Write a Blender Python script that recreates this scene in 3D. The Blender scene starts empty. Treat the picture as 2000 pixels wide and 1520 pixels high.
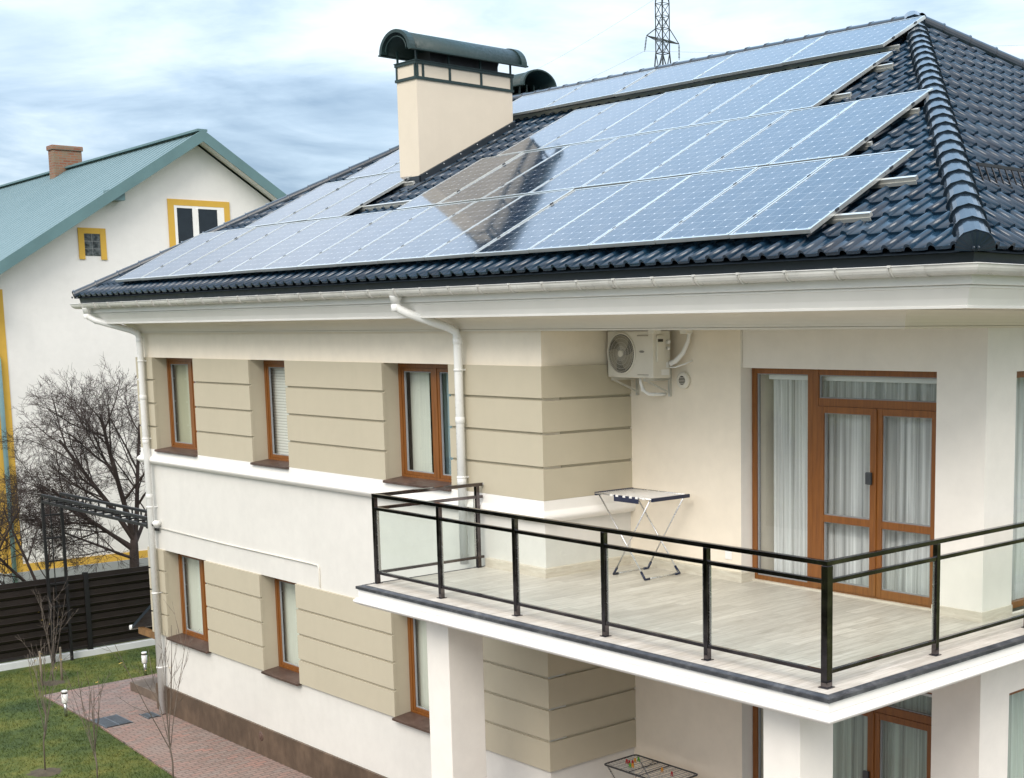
import bpy, bmesh, math, random
from mathutils import Vector as V, Matrix

SC = bpy.context.scene
COL = SC.collection
R = math.radians
PI = math.pi
rnd = random.Random(7)

# ------------------------------------------------------------------ camera
cam = bpy.data.cameras.new('camera')
co = bpy.data.objects.new('camera', cam)
COL.objects.link(co)
SC.camera = co
YAW, PIT, ROL = R(44.761), R(7.658), R(-0.416)
fwd = V((-math.sin(YAW) * math.cos(PIT), math.cos(YAW) * math.cos(PIT), -math.sin(PIT)))
r0 = V((math.cos(YAW), math.sin(YAW), 0))
u0 = r0.cross(fwd)
rr = r0 * math.cos(ROL) + u0 * math.sin(ROL)
uu = -r0 * math.sin(ROL) + u0 * math.cos(ROL)
m = Matrix((rr, uu, -fwd)).transposed().to_4x4()
m.translation = V((24.934, -10.381, 6.362))
co.matrix_world = m
cam.sensor_fit = 'HORIZONTAL'
cam.sensor_width = 36
cam.lens = 2646.8 * 36 / 2000
cam.shift_x = -0.1888
cam.shift_y = 0.1186
cam.clip_start = 0.1
cam.clip_end = 3000

# ------------------------------------------------------------------ world: pale blue sky under broken bright cloud
SUN_EL, SUN_AZ = 41, 146          # sun behind the camera, compass azimuth from +y towards +x
w = bpy.data.worlds.new('World')
SC.world = w
w.use_nodes = True
nt = w.node_tree
nt.nodes.clear()
N = nt.nodes.new
L = nt.links.new
out = N('ShaderNodeOutputWorld')
bg = N('ShaderNodeBackground')
sky = N('ShaderNodeTexSky')
sky.sky_type = 'NISHITA'
sky.sun_disc = False
sky.sun_elevation = R(SUN_EL)
sky.sun_rotation = R(SUN_AZ)
sky.air_density = 1.2
sky.dust_density = 1.5
tc = N('ShaderNodeTexCoord')
sep = N('ShaderNodeSeparateXYZ')
L(tc.outputs['Generated'], sep.inputs[0])


def wm(op, a, b=None, c=None):
    n = N('ShaderNodeMath')
    n.operation = op
    for i, x in enumerate((a, b, c)):
        if x is None:
            continue
        if isinstance(x, (int, float)):
            n.inputs[i].default_value = x
        else:
            L(x, n.inputs[i])
    return n.outputs[0]


zc = wm('MAXIMUM', sep.outputs[2], 0.0)
den = wm('ADD', zc, 0.10)
cx_ = wm('DIVIDE', sep.outputs[0], den)
cy_ = wm('DIVIDE', sep.outputs[1], den)
cmb = N('ShaderNodeCombineXYZ')
L(cx_, cmb.inputs[0])
L(cy_, cmb.inputs[1])


def wnoise(scale, det, rough, dist, off):
    mp = N('ShaderNodeMapping')
    mp.inputs['Location'].default_value = off
    L(cmb.outputs[0], mp.inputs[0])
    n = N('ShaderNodeTexNoise')
    n.inputs['Scale'].default_value = scale
    n.inputs['Detail'].default_value = det
    n.inputs['Roughness'].default_value = rough
    n.inputs['Distortion'].default_value = dist
    L(mp.outputs[0], n.inputs['Vector'])
    return n.outputs['Fac']


def wramp(fac, stops):
    n = N('ShaderNodeValToRGB')
    e = n.color_ramp.elements
    while len(e) < len(stops):
        e.new(0.5)
    for k, (p, c) in enumerate(stops):
        e[k].position = p
        e[k].color = (*c, 1)
    L(fac, n.inputs[0])
    return n.outputs[0]


n1 = wnoise(0.62, 9, 0.58, 0.5, (1.9, 9.1, 0))
n2 = wnoise(1.9, 7, 0.56, 0.5, (0.4, 7.7, 0))
cf = wm('ADD', wm('MULTIPLY', n1, 0.67), wm('MULTIPLY', n2, 0.33))
cloud = wramp(cf, [(0.37, (0.225, 0.32, 0.44)), (0.46, (0.37, 0.48, 0.60)), (0.545, (0.54, 0.64, 0.73)), (0.64, (0.72, 0.79, 0.835))])
# thick cloud is brighter overhead than near the horizon
gain = wm('ADD', 1.0, wm('MULTIPLY', zc, 1.1))
high = wm('MULTIPLY', wm('SUBTRACT', zc, 0.235), 7.0)
hm = N('ShaderNodeMix')
hm.data_type = 'RGBA'
hm.clamp_factor = True
L(high, hm.inputs[0])
L(cloud, hm.inputs[6])
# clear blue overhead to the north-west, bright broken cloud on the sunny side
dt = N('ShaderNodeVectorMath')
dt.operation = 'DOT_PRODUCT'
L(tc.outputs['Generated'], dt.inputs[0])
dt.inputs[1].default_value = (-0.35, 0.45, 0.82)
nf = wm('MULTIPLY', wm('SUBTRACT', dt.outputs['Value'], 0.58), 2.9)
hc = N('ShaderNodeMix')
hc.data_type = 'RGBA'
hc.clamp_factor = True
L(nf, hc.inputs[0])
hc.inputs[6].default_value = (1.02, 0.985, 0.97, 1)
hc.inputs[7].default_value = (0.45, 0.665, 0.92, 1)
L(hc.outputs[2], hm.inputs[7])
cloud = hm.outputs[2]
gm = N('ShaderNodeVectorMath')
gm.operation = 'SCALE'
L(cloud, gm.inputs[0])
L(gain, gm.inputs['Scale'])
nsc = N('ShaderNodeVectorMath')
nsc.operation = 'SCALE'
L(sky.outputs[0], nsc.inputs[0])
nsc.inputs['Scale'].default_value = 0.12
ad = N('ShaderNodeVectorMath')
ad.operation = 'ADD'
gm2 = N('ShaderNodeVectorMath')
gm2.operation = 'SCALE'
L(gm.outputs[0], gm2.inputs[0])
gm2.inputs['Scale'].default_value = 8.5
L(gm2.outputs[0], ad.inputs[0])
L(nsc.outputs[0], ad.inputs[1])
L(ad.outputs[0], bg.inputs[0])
bg.inputs[1].default_value = 0.107
L(bg.outputs[0], out.inputs[0])

sun = bpy.data.lights.new('sun', 'SUN')
so = bpy.data.objects.new('sun', sun)
COL.objects.link(so)
sun.energy = 1.5
sun.angle = R(28)
sun.color = (1, 0.935, 0.85)
sd = V((math.sin(R(SUN_AZ)) * math.cos(R(SUN_EL)), math.cos(R(SUN_AZ)) * math.cos(R(SUN_EL)), math.sin(R(SUN_EL))))
so.rotation_euler = sd.to_track_quat('Z', 'Y').to_euler()
SC.view_settings.view_transform = 'Standard'
SC.view_settings.look = 'None'
SC.view_settings.exposure = 0.45
SC.view_settings.gamma = 1


# ------------------------------------------------------------------ materials
class Mat:
    def __init__(s, name):
        s.m = bpy.data.materials.new(name)
        s.m.use_nodes = True
        s.t = s.m.node_tree
        s.t.nodes.clear()
        s.out = s.n('ShaderNodeOutputMaterial')
        s.b = s.n('ShaderNodeBsdfPrincipled')
        s.l(s.b.outputs[0], s.out.inputs[0])
        s._tc = None

    def n(s, k, **kw):
        x = s.t.nodes.new(k)
        for a, v in kw.items():
            setattr(x, a, v)
        return x

    def l(s, a, b):
        s.t.links.new(a, b)

    def tc(s, k='Object'):
        if not s._tc:
            s._tc = s.n('ShaderNodeTexCoord')
        return s._tc.outputs[k]

    def set(s, col=None, rough=None, metal=None, coat=None, spec=None):
        if col is not None:
            s.b.inputs['Base Color'].default_value = (*col, 1)
        if rough is not None:
            s.b.inputs['Roughness'].default_value = rough
        if metal is not None:
            s.b.inputs['Metallic'].default_value = metal
        if coat is not None:
            s.b.inputs['Coat Weight'].default_value = coat
            s.b.inputs['Coat Roughness'].default_value = 0.08
        if spec is not None:
            s.b.inputs['Specular IOR Level'].default_value = spec
        return s

    def math(s, op, a, b=None, c=None):
        x = s.n('ShaderNodeMath', operation=op)
        for i, v in enumerate((a, b, c)):
            if v is None:
                continue
            if isinstance(v, (int, float)):
                x.inputs[i].default_value = v
            else:
                s.l(v, x.inputs[i])
        return x.outputs[0]

    def noise(s, scale, det=4, rough=0.55, vec=None, scl=(1, 1, 1), dist=0.0):
        mp = s.n('ShaderNodeMapping')
        mp.inputs['Scale'].default_value = scl
        s.l(vec if vec is not None else s.tc(), mp.inputs[0])
        x = s.n('ShaderNodeTexNoise')
        x.inputs['Scale'].default_value = scale
        x.inputs['Detail'].default_value = det
        x.inputs['Roughness'].default_value = rough
        x.inputs['Distortion'].default_value = dist
        s.l(mp.outputs[0], x.inputs['Vector'])
        return x.outputs['Fac']

    def ramp(s, fac, stops):
        x = s.n('ShaderNodeValToRGB')
        e = x.color_ramp.elements
        while len(e) < len(stops):
            e.new(0.5)
        for k, (p, c) in enumerate(stops):
            e[k].position = p
            e[k].color = (*(c if not isinstance(c, (int, float)) else (c, c, c)), 1)
        s.l(fac, x.inputs[0])
        return x.outputs[0]

    def mix(s, f, a, b, bt='MIX'):
        x = s.n('ShaderNodeMix', data_type='RGBA', blend_type=bt)
        for i, v in ((0, f), (6, a), (7, b)):
            if isinstance(v, (int, float)):
                x.inputs[i].default_value = v
            elif isinstance(v, tuple):
                x.inputs[i].default_value = (*v, 1)
            else:
                s.l(v, x.inputs[i])
        return x.outputs[2]

    def col(s, c):
        s.l(c, s.b.inputs['Base Color'])
        return s

    def rough(s, c):
        s.l(c, s.b.inputs['Roughness'])
        return s

    def bump(s, h, strength=0.3, dist=0.01):
        x = s.n('ShaderNodeBump')
        x.inputs['Strength'].default_value = strength
        x.inputs['Distance'].default_value = dist
        s.l(h, x.inputs['Height'])
        s.l(x.outputs[0], s.b.inputs['Normal'])
        return s


def shade(c, f):
    return tuple(x * f for x in c)


def plaster(name, c, grain=260, stain=0.085, streak=True):
    m = Mat(name)
    m.set(c, 0.9, spec=0.2)
    big = m.noise(0.6, 5, 0.6)
    med = m.noise(5, 4, 0.6)
    f = m.math('ADD', m.math('MULTIPLY', big, 0.6), m.math('MULTIPLY', med, 0.4))
    base = m.ramp(f, [(0.32, shade(c, 1 - stain)), (0.62, shade(c, 1 + stain * 0.35))])
    if streak:
        st = m.noise(2.2, 4, 0.6, scl=(1, 1, 0.08))
        base = m.mix(m.ramp(st, [(0.52, 0.0), (0.8, 0.32)]), base, shade(c, 0.86))
    fine = m.noise(grain, 2, 0.5)
    base = m.mix(0.14, base, m.ramp(fine, [(0.3, shade(c, 0.80)), (0.7, shade(c, 1.06))]))
    m.col(base)
    m.bump(fine, 0.22, 0.004)
    return m.m


def paint(name, c, rough=0.4, stain=0.05, metal=0.0, coat=None, sc=3.0, bump=0.0):
    m = Mat(name)
    m.set(c, rough, metal, coat)
    f = m.noise(sc, 5, 0.6)
    m.col(m.ramp(f, [(0.3, shade(c, 1 - stain)), (0.65, shade(c, 1 + stain * 0.5))]))
    g = m.noise(sc * 5, 3, 0.6)
    m.rough(m.ramp(g, [(0.3, max(0.02, rough * 0.8)), (0.7, min(1, rough * 1.2))]))
    if bump:
        m.bump(m.noise(sc * 14, 3), bump, 0.004)
    return m.m


M = {}
M['cream'] = plaster('warm_lit_plaster', (0.83, 0.755, 0.63))  # warm light of eaves and recess put into the colour, same plaster as white
M['white'] = plaster('white_plaster', (0.82, 0.785, 0.725))
M['wall_white'] = plaster('off_white_plaster', (0.70, 0.685, 0.64))
M['stone'] = plaster('beige_render', (0.495, 0.448, 0.34), grain=220, stain=0.05)
M['moulding'] = plaster('white_moulding', (0.84, 0.82, 0.78), grain=300, stain=0.04)
M['neigh_wall'] = plaster('pale_plaster', (0.76, 0.75, 0.725), stain=0.07)
M['yellow'] = plaster('yellow_render', (0.62, 0.39, 0.075), stain=0.1)
M['grey_base'] = plaster('grey_cement', (0.30, 0.32, 0.32), stain=0.2)
M['chimney'] = plaster('chimney_render', (0.70, 0.625, 0.51), grain=240, stain=0.05)
M['cornice'] = paint('cornice_paint', (0.81, 0.795, 0.755), 0.5, 0.04, sc=1.2)
M['soffit'] = paint('soffit_paint', (0.74, 0.68, 0.58), 0.7, 0.04, sc=1.0)
M['gutter'] = paint('gutter_pvc', (0.60, 0.595, 0.56), 0.32, 0.2, sc=2.0)
M['pipe'] = paint('downpipe_pvc', (0.78, 0.785, 0.765), 0.3, 0.05, sc=2.5)
M['dark_metal'] = paint('dark_green_sheet', (0.008, 0.030, 0.030), 0.55, 0.15, sc=4)
M['fascia'] = paint('dark_fascia_sheet', (0.016, 0.024, 0.033), 0.42, 0.15, sc=2)
M['alu'] = paint('anodised_aluminium', (0.62, 0.64, 0.62), 0.34, 0.06, metal=0.75, sc=5)
M['rail_alu'] = paint('mill_aluminium', (0.60, 0.60, 0.56), 0.4, 0.1, metal=0.6, sc=6)
M['frame_wood'] = None
M['plastic_white'] = paint('white_plastic', (0.80, 0.80, 0.78), 0.35, 0.04)
M['plastic_cream'] = paint('cream_casing', (0.72, 0.69, 0.61), 0.42, 0.05)
M['black'] = paint('black_paint', (0.012, 0.012, 0.013), 0.45, 0.2)
M['navy'] = paint('navy_plastic', (0.012, 0.018, 0.05), 0.4, 0.1)
M['silver'] = paint('silver_tube', (0.66, 0.67, 0.68), 0.28, 0.05, metal=0.85)
M['dark_tube'] = paint('charcoal_tube', (0.06, 0.065, 0.07), 0.38, 0.1, metal=0.3)
M['wire'] = paint('white_wire', (0.72, 0.70, 0.66), 0.4, 0.05)
M['grey_wire'] = paint('grey_wire', (0.25, 0.26, 0.27), 0.4, 0.05)
M['red'] = paint('red_plastic', (0.42, 0.012, 0.015), 0.4, 0.05)
M['green'] = paint('green_plastic', (0.10, 0.42, 0.03), 0.4, 0.05)
M['orange'] = paint('orange_plastic', (0.75, 0.33, 0.02), 0.4, 0.05)
M['teal_trim'] = paint('teal_trim', (0.105, 0.192, 0.202), 0.42, 0.12, sc=1.5)
M['blue_pipe'] = paint('blue_grey_pipe', (0.22, 0.37, 0.41), 0.4, 0.1)
M['fan_dark'] = paint('fan_shadow', (0.05, 0.045, 0.035), 0.6, 0.1)
M['steel_pole'] = paint('brushed_steel', (0.55, 0.55, 0.53), 0.25, 0.05, metal=0.9)
M['pylon'] = paint('pylon_steel', (0.035, 0.045, 0.05), 0.6, 0.2, metal=0.2)
M['cable'] = paint('power_cable_grey', (0.16, 0.18, 0.20), 0.6, 0.1)
M['stake'] = paint('stake_wood', (0.20, 0.165, 0.12), 0.85, 0.25, sc=8)
M['curb'] = plaster('white_curb', (0.66, 0.68, 0.68), stain=0.1)
M['brown_fence'] = paint('brown_sheet', (0.018, 0.0125, 0.0105), 0.5, 0.25, sc=1.5)
M['soil'] = paint('bare_soil', (0.075, 0.058, 0.035), 1.0, 0.4, sc=9, bump=0.6)
M['beam_wood'] = paint('beam_wood', (0.22, 0.12, 0.045), 0.7, 0.3, sc=6)
M['leaf'] = paint('yellow_leaf', (0.55, 0.38, 0.08), 0.7, 0.2)
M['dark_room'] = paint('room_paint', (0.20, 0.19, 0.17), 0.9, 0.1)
M['drip'] = None
M['paving'] = plaster('pale_paving', (0.27, 0.25, 0.225), stain=0.15)


def f_wood():
    m = Mat('golden_oak_foil')
    m.set((0.27, 0.075, 0.014), 0.38)
    g = m.noise(3.0, 5, 0.62, scl=(14, 14, 0.9), dist=0.6)
    c = m.ramp(g, [(0.28, (0.150, 0.050, 0.009)), (0.5, (0.21, 0.074, 0.013)), (0.75, (0.26, 0.098, 0.019))])
    m.col(c)
    m.bump(g, 0.05, 0.002)
    return m.m


M['frame_wood'] = f_wood()


def f_drip():
    m = Mat('weathered_edge_metal')
    m.set((0.08, 0.085, 0.095), 0.4, 0.5)
    n = m.noise(7, 6, 0.68)
    n2 = m.noise(1.4, 4, 0.6)
    f = m.math('ADD', m.math('MULTIPLY', n, 0.65), m.math('MULTIPLY', n2, 0.35))
    m.col(m.ramp(f, [(0.38, (0.04, 0.042, 0.048)), (0.52, (0.075, 0.078, 0.086)), (0.72, (0.20, 0.205, 0.21))]))
    m.rough(m.ramp(n, [(0.3, 0.3), (0.7, 0.6)]))
    return m.m


M['drip'] = f_drip()


def f_rail():
    m = Mat('polished_dark_steel')
    m.set((0.10, 0.095, 0.09), 0.1, 1.0)
    n = m.noise(3, 5, 0.6, scl=(1, 1, 1.8))
    m.col(m.ramp(n, [(0.35, (0.085, 0.074, 0.076)), (0.55, (0.135, 0.118, 0.120)), (0.75, (0.25, 0.22, 0.205))]))
    m.rough(m.ramp(m.noise(9, 4), [(0.3, 0.07), (0.75, 0.2)]))
    m.bump(m.noise(5, 2), 0.04, 0.01)
    return m.m


M['rail'] = f_rail()


def f_tile():
    m = Mat('glazed_slate_blue_tile')
    m.set((0.020, 0.030, 0.042), 0.2, spec=0.42, coat=0.05)
    a = m.noise(3.2, 4, 0.6)
    b = m.noise(26, 4, 0.65)
    f = m.math('ADD', m.math('MULTIPLY', a, 0.5), m.math('MULTIPLY', b, 0.5))
    m.col(m.ramp(f, [(0.3, (0.006, 0.020, 0.040)), (0.55, (0.011, 0.033, 0.062)), (0.75, (0.017, 0.044, 0.078))]))
    at = m.n('ShaderNodeAttribute', attribute_name='tone')
    tcol = m.b.inputs['Base Color'].links[0].from_socket
    tcol = m.mix(1.0, tcol, m.ramp(at.outputs['Fac'], [(0.0, (0.62, 0.64, 0.68)), (1.0, (1.45, 1.40, 1.32))]), 'MULTIPLY')
    lich = m.noise(9, 6, 0.7)
    tcol = m.mix(m.ramp(lich, [(0.62, 0.0), (0.80, 0.22)]), tcol, (0.055, 0.06, 0.058))
    m.col(tcol)
    m.rough(m.ramp(b, [(0.3, 0.12), (0.7, 0.26)]))
    m.bump(m.noise(60, 3), 0.06, 0.003)
    return m.m


M['tile'] = f_tile()


def f_ridge():
    m = Mat('glazed_ridge_tile')
    m.set((0.018, 0.024, 0.032), 0.16, spec=0.4)
    b = m.noise(5, 4, 0.6)
    m.col(m.ramp(b, [(0.3, (0.010, 0.018, 0.028)), (0.7, (0.020, 0.032, 0.046))]))
    m.rough(m.ramp(m.noise(14, 3), [(0.3, 0.1), (0.7, 0.22)]))
    return m.m


M['ridge'] = f_ridge()


def f_cells():
    m = Mat('solar_glass')
    m.set((0.03, 0.05, 0.15), 0.06)
    m.b.inputs['IOR'].default_value = 1.7
    uv = m.n('ShaderNodeUVMap', uv_map='UVMap')
    s = m.n('ShaderNodeSeparateXYZ')
    m.l(uv.outputs[0], s.inputs[0])
    fu = m.math('ABSOLUTE', m.math('SUBTRACT', m.math('FRACT', s.outputs[0]), 0.5))
    fv = m.math('ABSOLUTE', m.math('SUBTRACT', m.math('FRACT', s.outputs[1]), 0.5))
    mx = m.math('MAXIMUM', fu, fv)
    gap = m.math('GREATER_THAN', mx, 0.492)
    dia = m.math('GREATER_THAN', m.math('ADD', fu, fv), 0.922)
    # busbars along the long side and faint fingers across
    bb = m.math('ABSOLUTE', m.math('SUBTRACT', m.math('FRACT', m.math('MULTIPLY', s.outputs[0], 3.0)), 0.5))
    bus = m.math('LESS_THAN', bb, 0.022)
    line = m.math('MAXIMUM', gap, dia)
    cell = m.n('ShaderNodeTexWhiteNoise', noise_dimensions='3D')
    fl = m.n('ShaderNodeVectorMath', operation='FLOOR')
    m.l(uv.outputs[0], fl.inputs[0])
    oi = m.n('ShaderNodeObjectInfo')
    sc = m.n('ShaderNodeVectorMath', operation='ADD')
    m.l(fl.outputs[0], sc.inputs[0])
    m.l(oi.outputs['Random'], sc.inputs[1])
    m.l(sc.outputs[0], cell.inputs[0])
    c = m.mix(cell.outputs['Value'], (0.011, 0.024, 0.042), (0.016, 0.031, 0.054))
    c = m.mix(oi.outputs['Random'], c, m.mix(1.0, c, (0.88, 0.92, 0.98), 'MULTIPLY'))
    c = m.mix(m.math('MULTIPLY', bus, 0.25), c, (0.40, 0.45, 0.52))
    c = m.mix(m.math('MAXIMUM', m.math('MULTIPLY', dia, 0.75), m.math('MULTIPLY', gap, 0.5)), c, (0.68, 0.72, 0.78))
    dust = m.noise(3, 5, 0.6)
    c = m.mix(m.ramp(dust, [(0.45, 0.0), (0.8, 0.10)]), c, (0.45, 0.44, 0.42))
    m.col(c)
    m.rough(m.ramp(m.noise(5, 4), [(0.3, 0.045), (0.7, 0.10)]))
    return m.m


M['cells'] = f_cells()


def f_glass(name, tint, fac=1.0, rough=0.0, ior=1.5):
    m = Mat(name)
    m.t.nodes.remove(m.b)
    t = m.n('ShaderNodeBsdfTransparent')
    t.inputs[0].default_value = (*tint, 1)
    g = m.n('ShaderNodeBsdfGlossy')
    g.inputs['Roughness'].default_value = rough
    g.inputs['Color'].default_value = (0.96, 0.98, 1, 1)
    lw = m.n('ShaderNodeLayerWeight')
    lw.inputs['Blend'].default_value = 0.5
    f5 = m.math('ADD', 0.04, m.math('MULTIPLY', m.math('POWER', lw.outputs['Facing'], 5.0), 0.96))
    x = m.n('ShaderNodeMixShader')
    mu = m.math('MINIMUM', m.math('MULTIPLY', f5, fac), 1.0)
    m.l(mu, x.inputs[0])
    m.l(t.outputs[0], x.inputs[1])
    m.l(g.outputs[0], x.inputs[2])
    m.l(x.outputs[0], m.out.inputs[0])
    return m.m


M['window_glass'] = f_glass('window_glass', (0.965, 0.985, 0.98), 1.3)
M['dark_glass'] = f_glass('dark_window_glass', (0.35, 0.42, 0.44), 1.2)
M['rail_glass'] = f_glass('railing_glass', (0.925, 0.965, 0.945), 1.0)


def f_curtain(name, c, sheer=False):
    m = Mat(name)
    m.set(c, 0.9)
    n = m.noise(40, 3, 0.6, scl=(1, 1, 0.05))
    col = m.ramp(n, [(0.3, shade(c, 0.90)), (0.7, c)])
    m.col(col)
    tr = m.n('ShaderNodeBsdfTranslucent')
    m.l(col, tr.inputs[0])
    x = m.n('ShaderNodeMixShader')
    x.inputs[0].default_value = 0.18
    m.l(m.b.outputs[0], x.inputs[1])
    m.l(tr.outputs[0], x.inputs[2])
    if sheer:
        # vertical noise bands show the dark room, standing in for fold shading
        s_ = m.n('ShaderNodeSeparateXYZ')
        m.l(m.tc(), s_.inputs[0])
        dn = m.noise(11, 3, 0.7, scl=(1, 1, 0.012))
        tp = m.n('ShaderNodeBsdfTransparent')
        y = m.n('ShaderNodeMixShader')
        m.l(m.ramp(dn, [(0.36, 0.62), (0.50, 0.25), (0.60, 0.02)]), y.inputs[0])
        m.l(x.outputs[0], y.inputs[1])
        m.l(tp.outputs[0], y.inputs[2])
        x = y
    m.l(x.outputs[0], m.out.inputs[0])
    return m.m


M['curtain'] = f_curtain('sheer_curtain', (0.88, 0.90, 0.89), True)
M['curtain_green_reflect'] = f_curtain('green_reflection_curtain', (0.62, 0.72, 0.64), True)  # garden green reflected in the lower panes, put into the cloth colour
M['curtain_blue'] = f_curtain('blue_curtain', (0.48, 0.66, 0.72), True)
M['blind'] = f_curtain('pale_blind', (0.80, 0.83, 0.72))
M['blind_olive'] = f_curtain('olive_blind', (0.52, 0.52, 0.36))
M['bead'] = paint('glazing_seal', (0.30, 0.31, 0.32), 0.5, 0.1)


def f_slats():
    m = Mat('louvre_blind')
    m.set((0.74, 0.74, 0.68), 0.6)
    s = m.n('ShaderNodeSeparateXYZ')
    m.l(m.tc(), s.inputs[0])
    f = m.math('FRACT', m.math('MULTIPLY', s.outputs[2], 22.0))
    m.col(m.ramp(f, [(0.0, (0.30, 0.30, 0.27)), (0.28, (0.62, 0.62, 0.56)), (0.9, (0.80, 0.80, 0.74))]))
    return m.m


M['slats'] = f_slats()


def f_deck():
    m = Mat('pale_wood_tile')
    m.set((0.5, 0.46, 0.4), 0.5)
    mp = m.n('ShaderNodeMapping')
    mp.inputs['Rotation'].default_value = (0, 0, R(90))
    m.l(m.tc(), mp.inputs[0])
    br = m.n('ShaderNodeTexBrick')
    br.offset = 0.37
    br.inputs['Scale'].default_value = 1
    br.inputs['Brick Width'].default_value = 0.95
    br.inputs['Row Height'].default_value = 0.17
    br.inputs['Mortar Size'].default_value = 0.003
    br.inputs['Mortar Smooth'].default_value = 0.2
    br.inputs['Bias'].default_value = 0
    br.inputs['Color1'].default_value = (0.0, 0.0, 0.0, 1)
    br.inputs['Color2'].default_value = (1, 1, 1, 1)
    br.inputs['Mortar'].default_value = (0.5, 0.5, 0.5, 1)
    m.l(mp.outputs[0], br.inputs['Vector'])
    g = m.noise(2.6, 6, 0.68, scl=(11, 0.9, 1), dist=0.9)
    base = m.ramp(g, [(0.30, (0.40, 0.365, 0.315)), (0.5, (0.56, 0.525, 0.47)), (0.70, (0.68, 0.65, 0.60))])
    pl = m.mix(br.outputs['Color'], (0.86, 0.85, 0.84), (1.06, 1.055, 1.05))
    c = m.mix(1.0, base, pl, 'MULTIPLY')
    c = m.mix(m.math('MULTIPLY', br.outputs['Fac'], 0.7), c, (0.24, 0.22, 0.19))
    m.col(c)
    m.rough(m.ramp(g, [(0.3, 0.38), (0.7, 0.55)]))
    m.bump(m.math('SUBTRACT', 1.0, br.outputs['Fac']), 0.2, 0.002)
    return m.m


M['deck'] = f_deck()


def f_skirt():
    m = Mat('travertine_skirting')
    m.set((0.6, 0.54, 0.45), 0.5)
    g = m.noise(4, 5, 0.65, scl=(1, 1, 7), dist=0.5)
    m.col(m.ramp(g, [(0.3, (0.52, 0.46, 0.37)), (0.7, (0.68, 0.63, 0.54))]))
    return m.m


M['skirt'] = f_skirt()


def f_plinth(name, c):
    m = Mat(name)
    m.set(c, 0.4)
    a = m.noise(1.3, 6, 0.66, dist=0.4)
    b = m.noise(7, 5, 0.65, scl=(1, 1, 0.5))
    f = m.math('ADD', m.math('MULTIPLY', a, 0.6), m.math('MULTIPLY', b, 0.4))
    m.col(m.ramp(f, [(0.34, shade(c, 0.6)), (0.5, c), (0.66, shade(c, 1.65))]))
    m.rough(m.ramp(b, [(0.3, 0.35), (0.7, 0.6)]))
    return m.m


M['plinth'] = f_plinth('brown_stone_plinth', (0.095, 0.066, 0.044))
M['sill'] = f_plinth('brown_stone_sill', (0.075, 0.045, 0.034))
M['step'] = f_plinth('brown_stone_step', (0.13, 0.10, 0.075))


def f_brickpath():
    m = Mat('red_paving_brick')
    m.set((0.3, 0.16, 0.12), 0.85)
    br = m.n('ShaderNodeTexBrick')
    br.offset = 0.5
    br.inputs['Scale'].default_value = 1
    br.inputs['Brick Width'].default_value = 0.20
    br.inputs['Row Height'].default_value = 0.10
    br.inputs['Mortar Size'].default_value = 0.008
    br.inputs['Color1'].default_value = (0, 0, 0, 1)
    br.inputs['Color2'].default_value = (1, 1, 1, 1)
    br.inputs['Bias'].default_value = 0
    mp = m.n('ShaderNodeMapping')
    mp.inputs['Rotation'].default_value = (0, 0, R(90))
    m.l(m.tc(), mp.inputs[0])
    m.l(mp.outputs[0], br.inputs['Vector'])
    c = m.ramp(br.outputs['Color'], [(0.0, (0.13, 0.098, 0.082)), (0.35, (0.245, 0.128, 0.098)), (0.7, (0.20, 0.165, 0.145)), (1.0, (0.32, 0.15, 0.112))])
    big = m.noise(0.9, 4, 0.6)
    c = m.mix(m.ramp(big, [(0.4, 0.0), (0.65, 0.6)]), c, (0.24, 0.19, 0.165))
    fine = m.noise(30, 4, 0.65)
    c = m.mix(0.35, c, m.ramp(fine, [(0.3, (0.12, 0.09, 0.075)), (0.7, (0.44, 0.33, 0.28))]), 'MIX')
    c = m.mix(m.math('MULTIPLY', br.outputs['Fac'], 0.75), c, (0.075, 0.062, 0.05))
    m.col(c)
    m.bump(m.math('ADD', m.math('SUBTRACT', 1.0, br.outputs['Fac']), m.math('MULTIPLY', fine, 0.4)), 0.5, 0.006)
    return m.m


M['path'] = f_brickpath()


def f_lawn():
    m = Mat('lawn_turf')
    m.set((0.06, 0.09, 0.02), 0.95)
    a = m.noise(0.8, 6, 0.62)
    b = m.noise(3.5, 5, 0.65)
    d = m.noise(60, 3, 0.7, scl=(1, 1, 1))
    f = m.math('ADD', m.math('MULTIPLY', a, 0.62), m.math('ADD', m.math('MULTIPLY', b, 0.20), m.math('MULTIPLY', d, 0.18)))
    m.col(m.ramp(f, [(0.36, (0.026, 0.048, 0.008)), (0.48, (0.060, 0.085, 0.012)), (0.56, (0.110, 0.118, 0.018)), (0.66, (0.165, 0.15, 0.032))]))
    m.bump(d, 0.2, 0.01)
    return m.m


M['lawn'] = f_lawn()


def f_grass():
    m = Mat('grass_blades')
    m.set((0.08, 0.12, 0.02), 0.8)
    a = m.noise(0.8, 6, 0.62)
    b = m.noise(3.5, 5, 0.65)
    g = m.noise(90, 2, 0.6)
    f = m.math('ADD', m.math('MULTIPLY', a, 0.62), m.math('ADD', m.math('MULTIPLY', b, 0.20), m.math('MULTIPLY', g, 0.18)))
    m.col(m.ramp(f, [(0.36, (0.030, 0.058, 0.009)), (0.48, (0.064, 0.094, 0.013)), (0.57, (0.118, 0.130, 0.020)), (0.66, (0.18, 0.165, 0.04))]))
    return m.m


M['grass'] = f_grass()


def f_bark(name, c):
    m = Mat(name)
    m.set(c, 0.9)
    f = m.noise(7, 5, 0.65, scl=(1, 1, 0.4))
    m.col(m.ramp(f, [(0.3, shade(c, 0.55)), (0.7, shade(c, 1.5))]))
    return m.m


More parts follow.
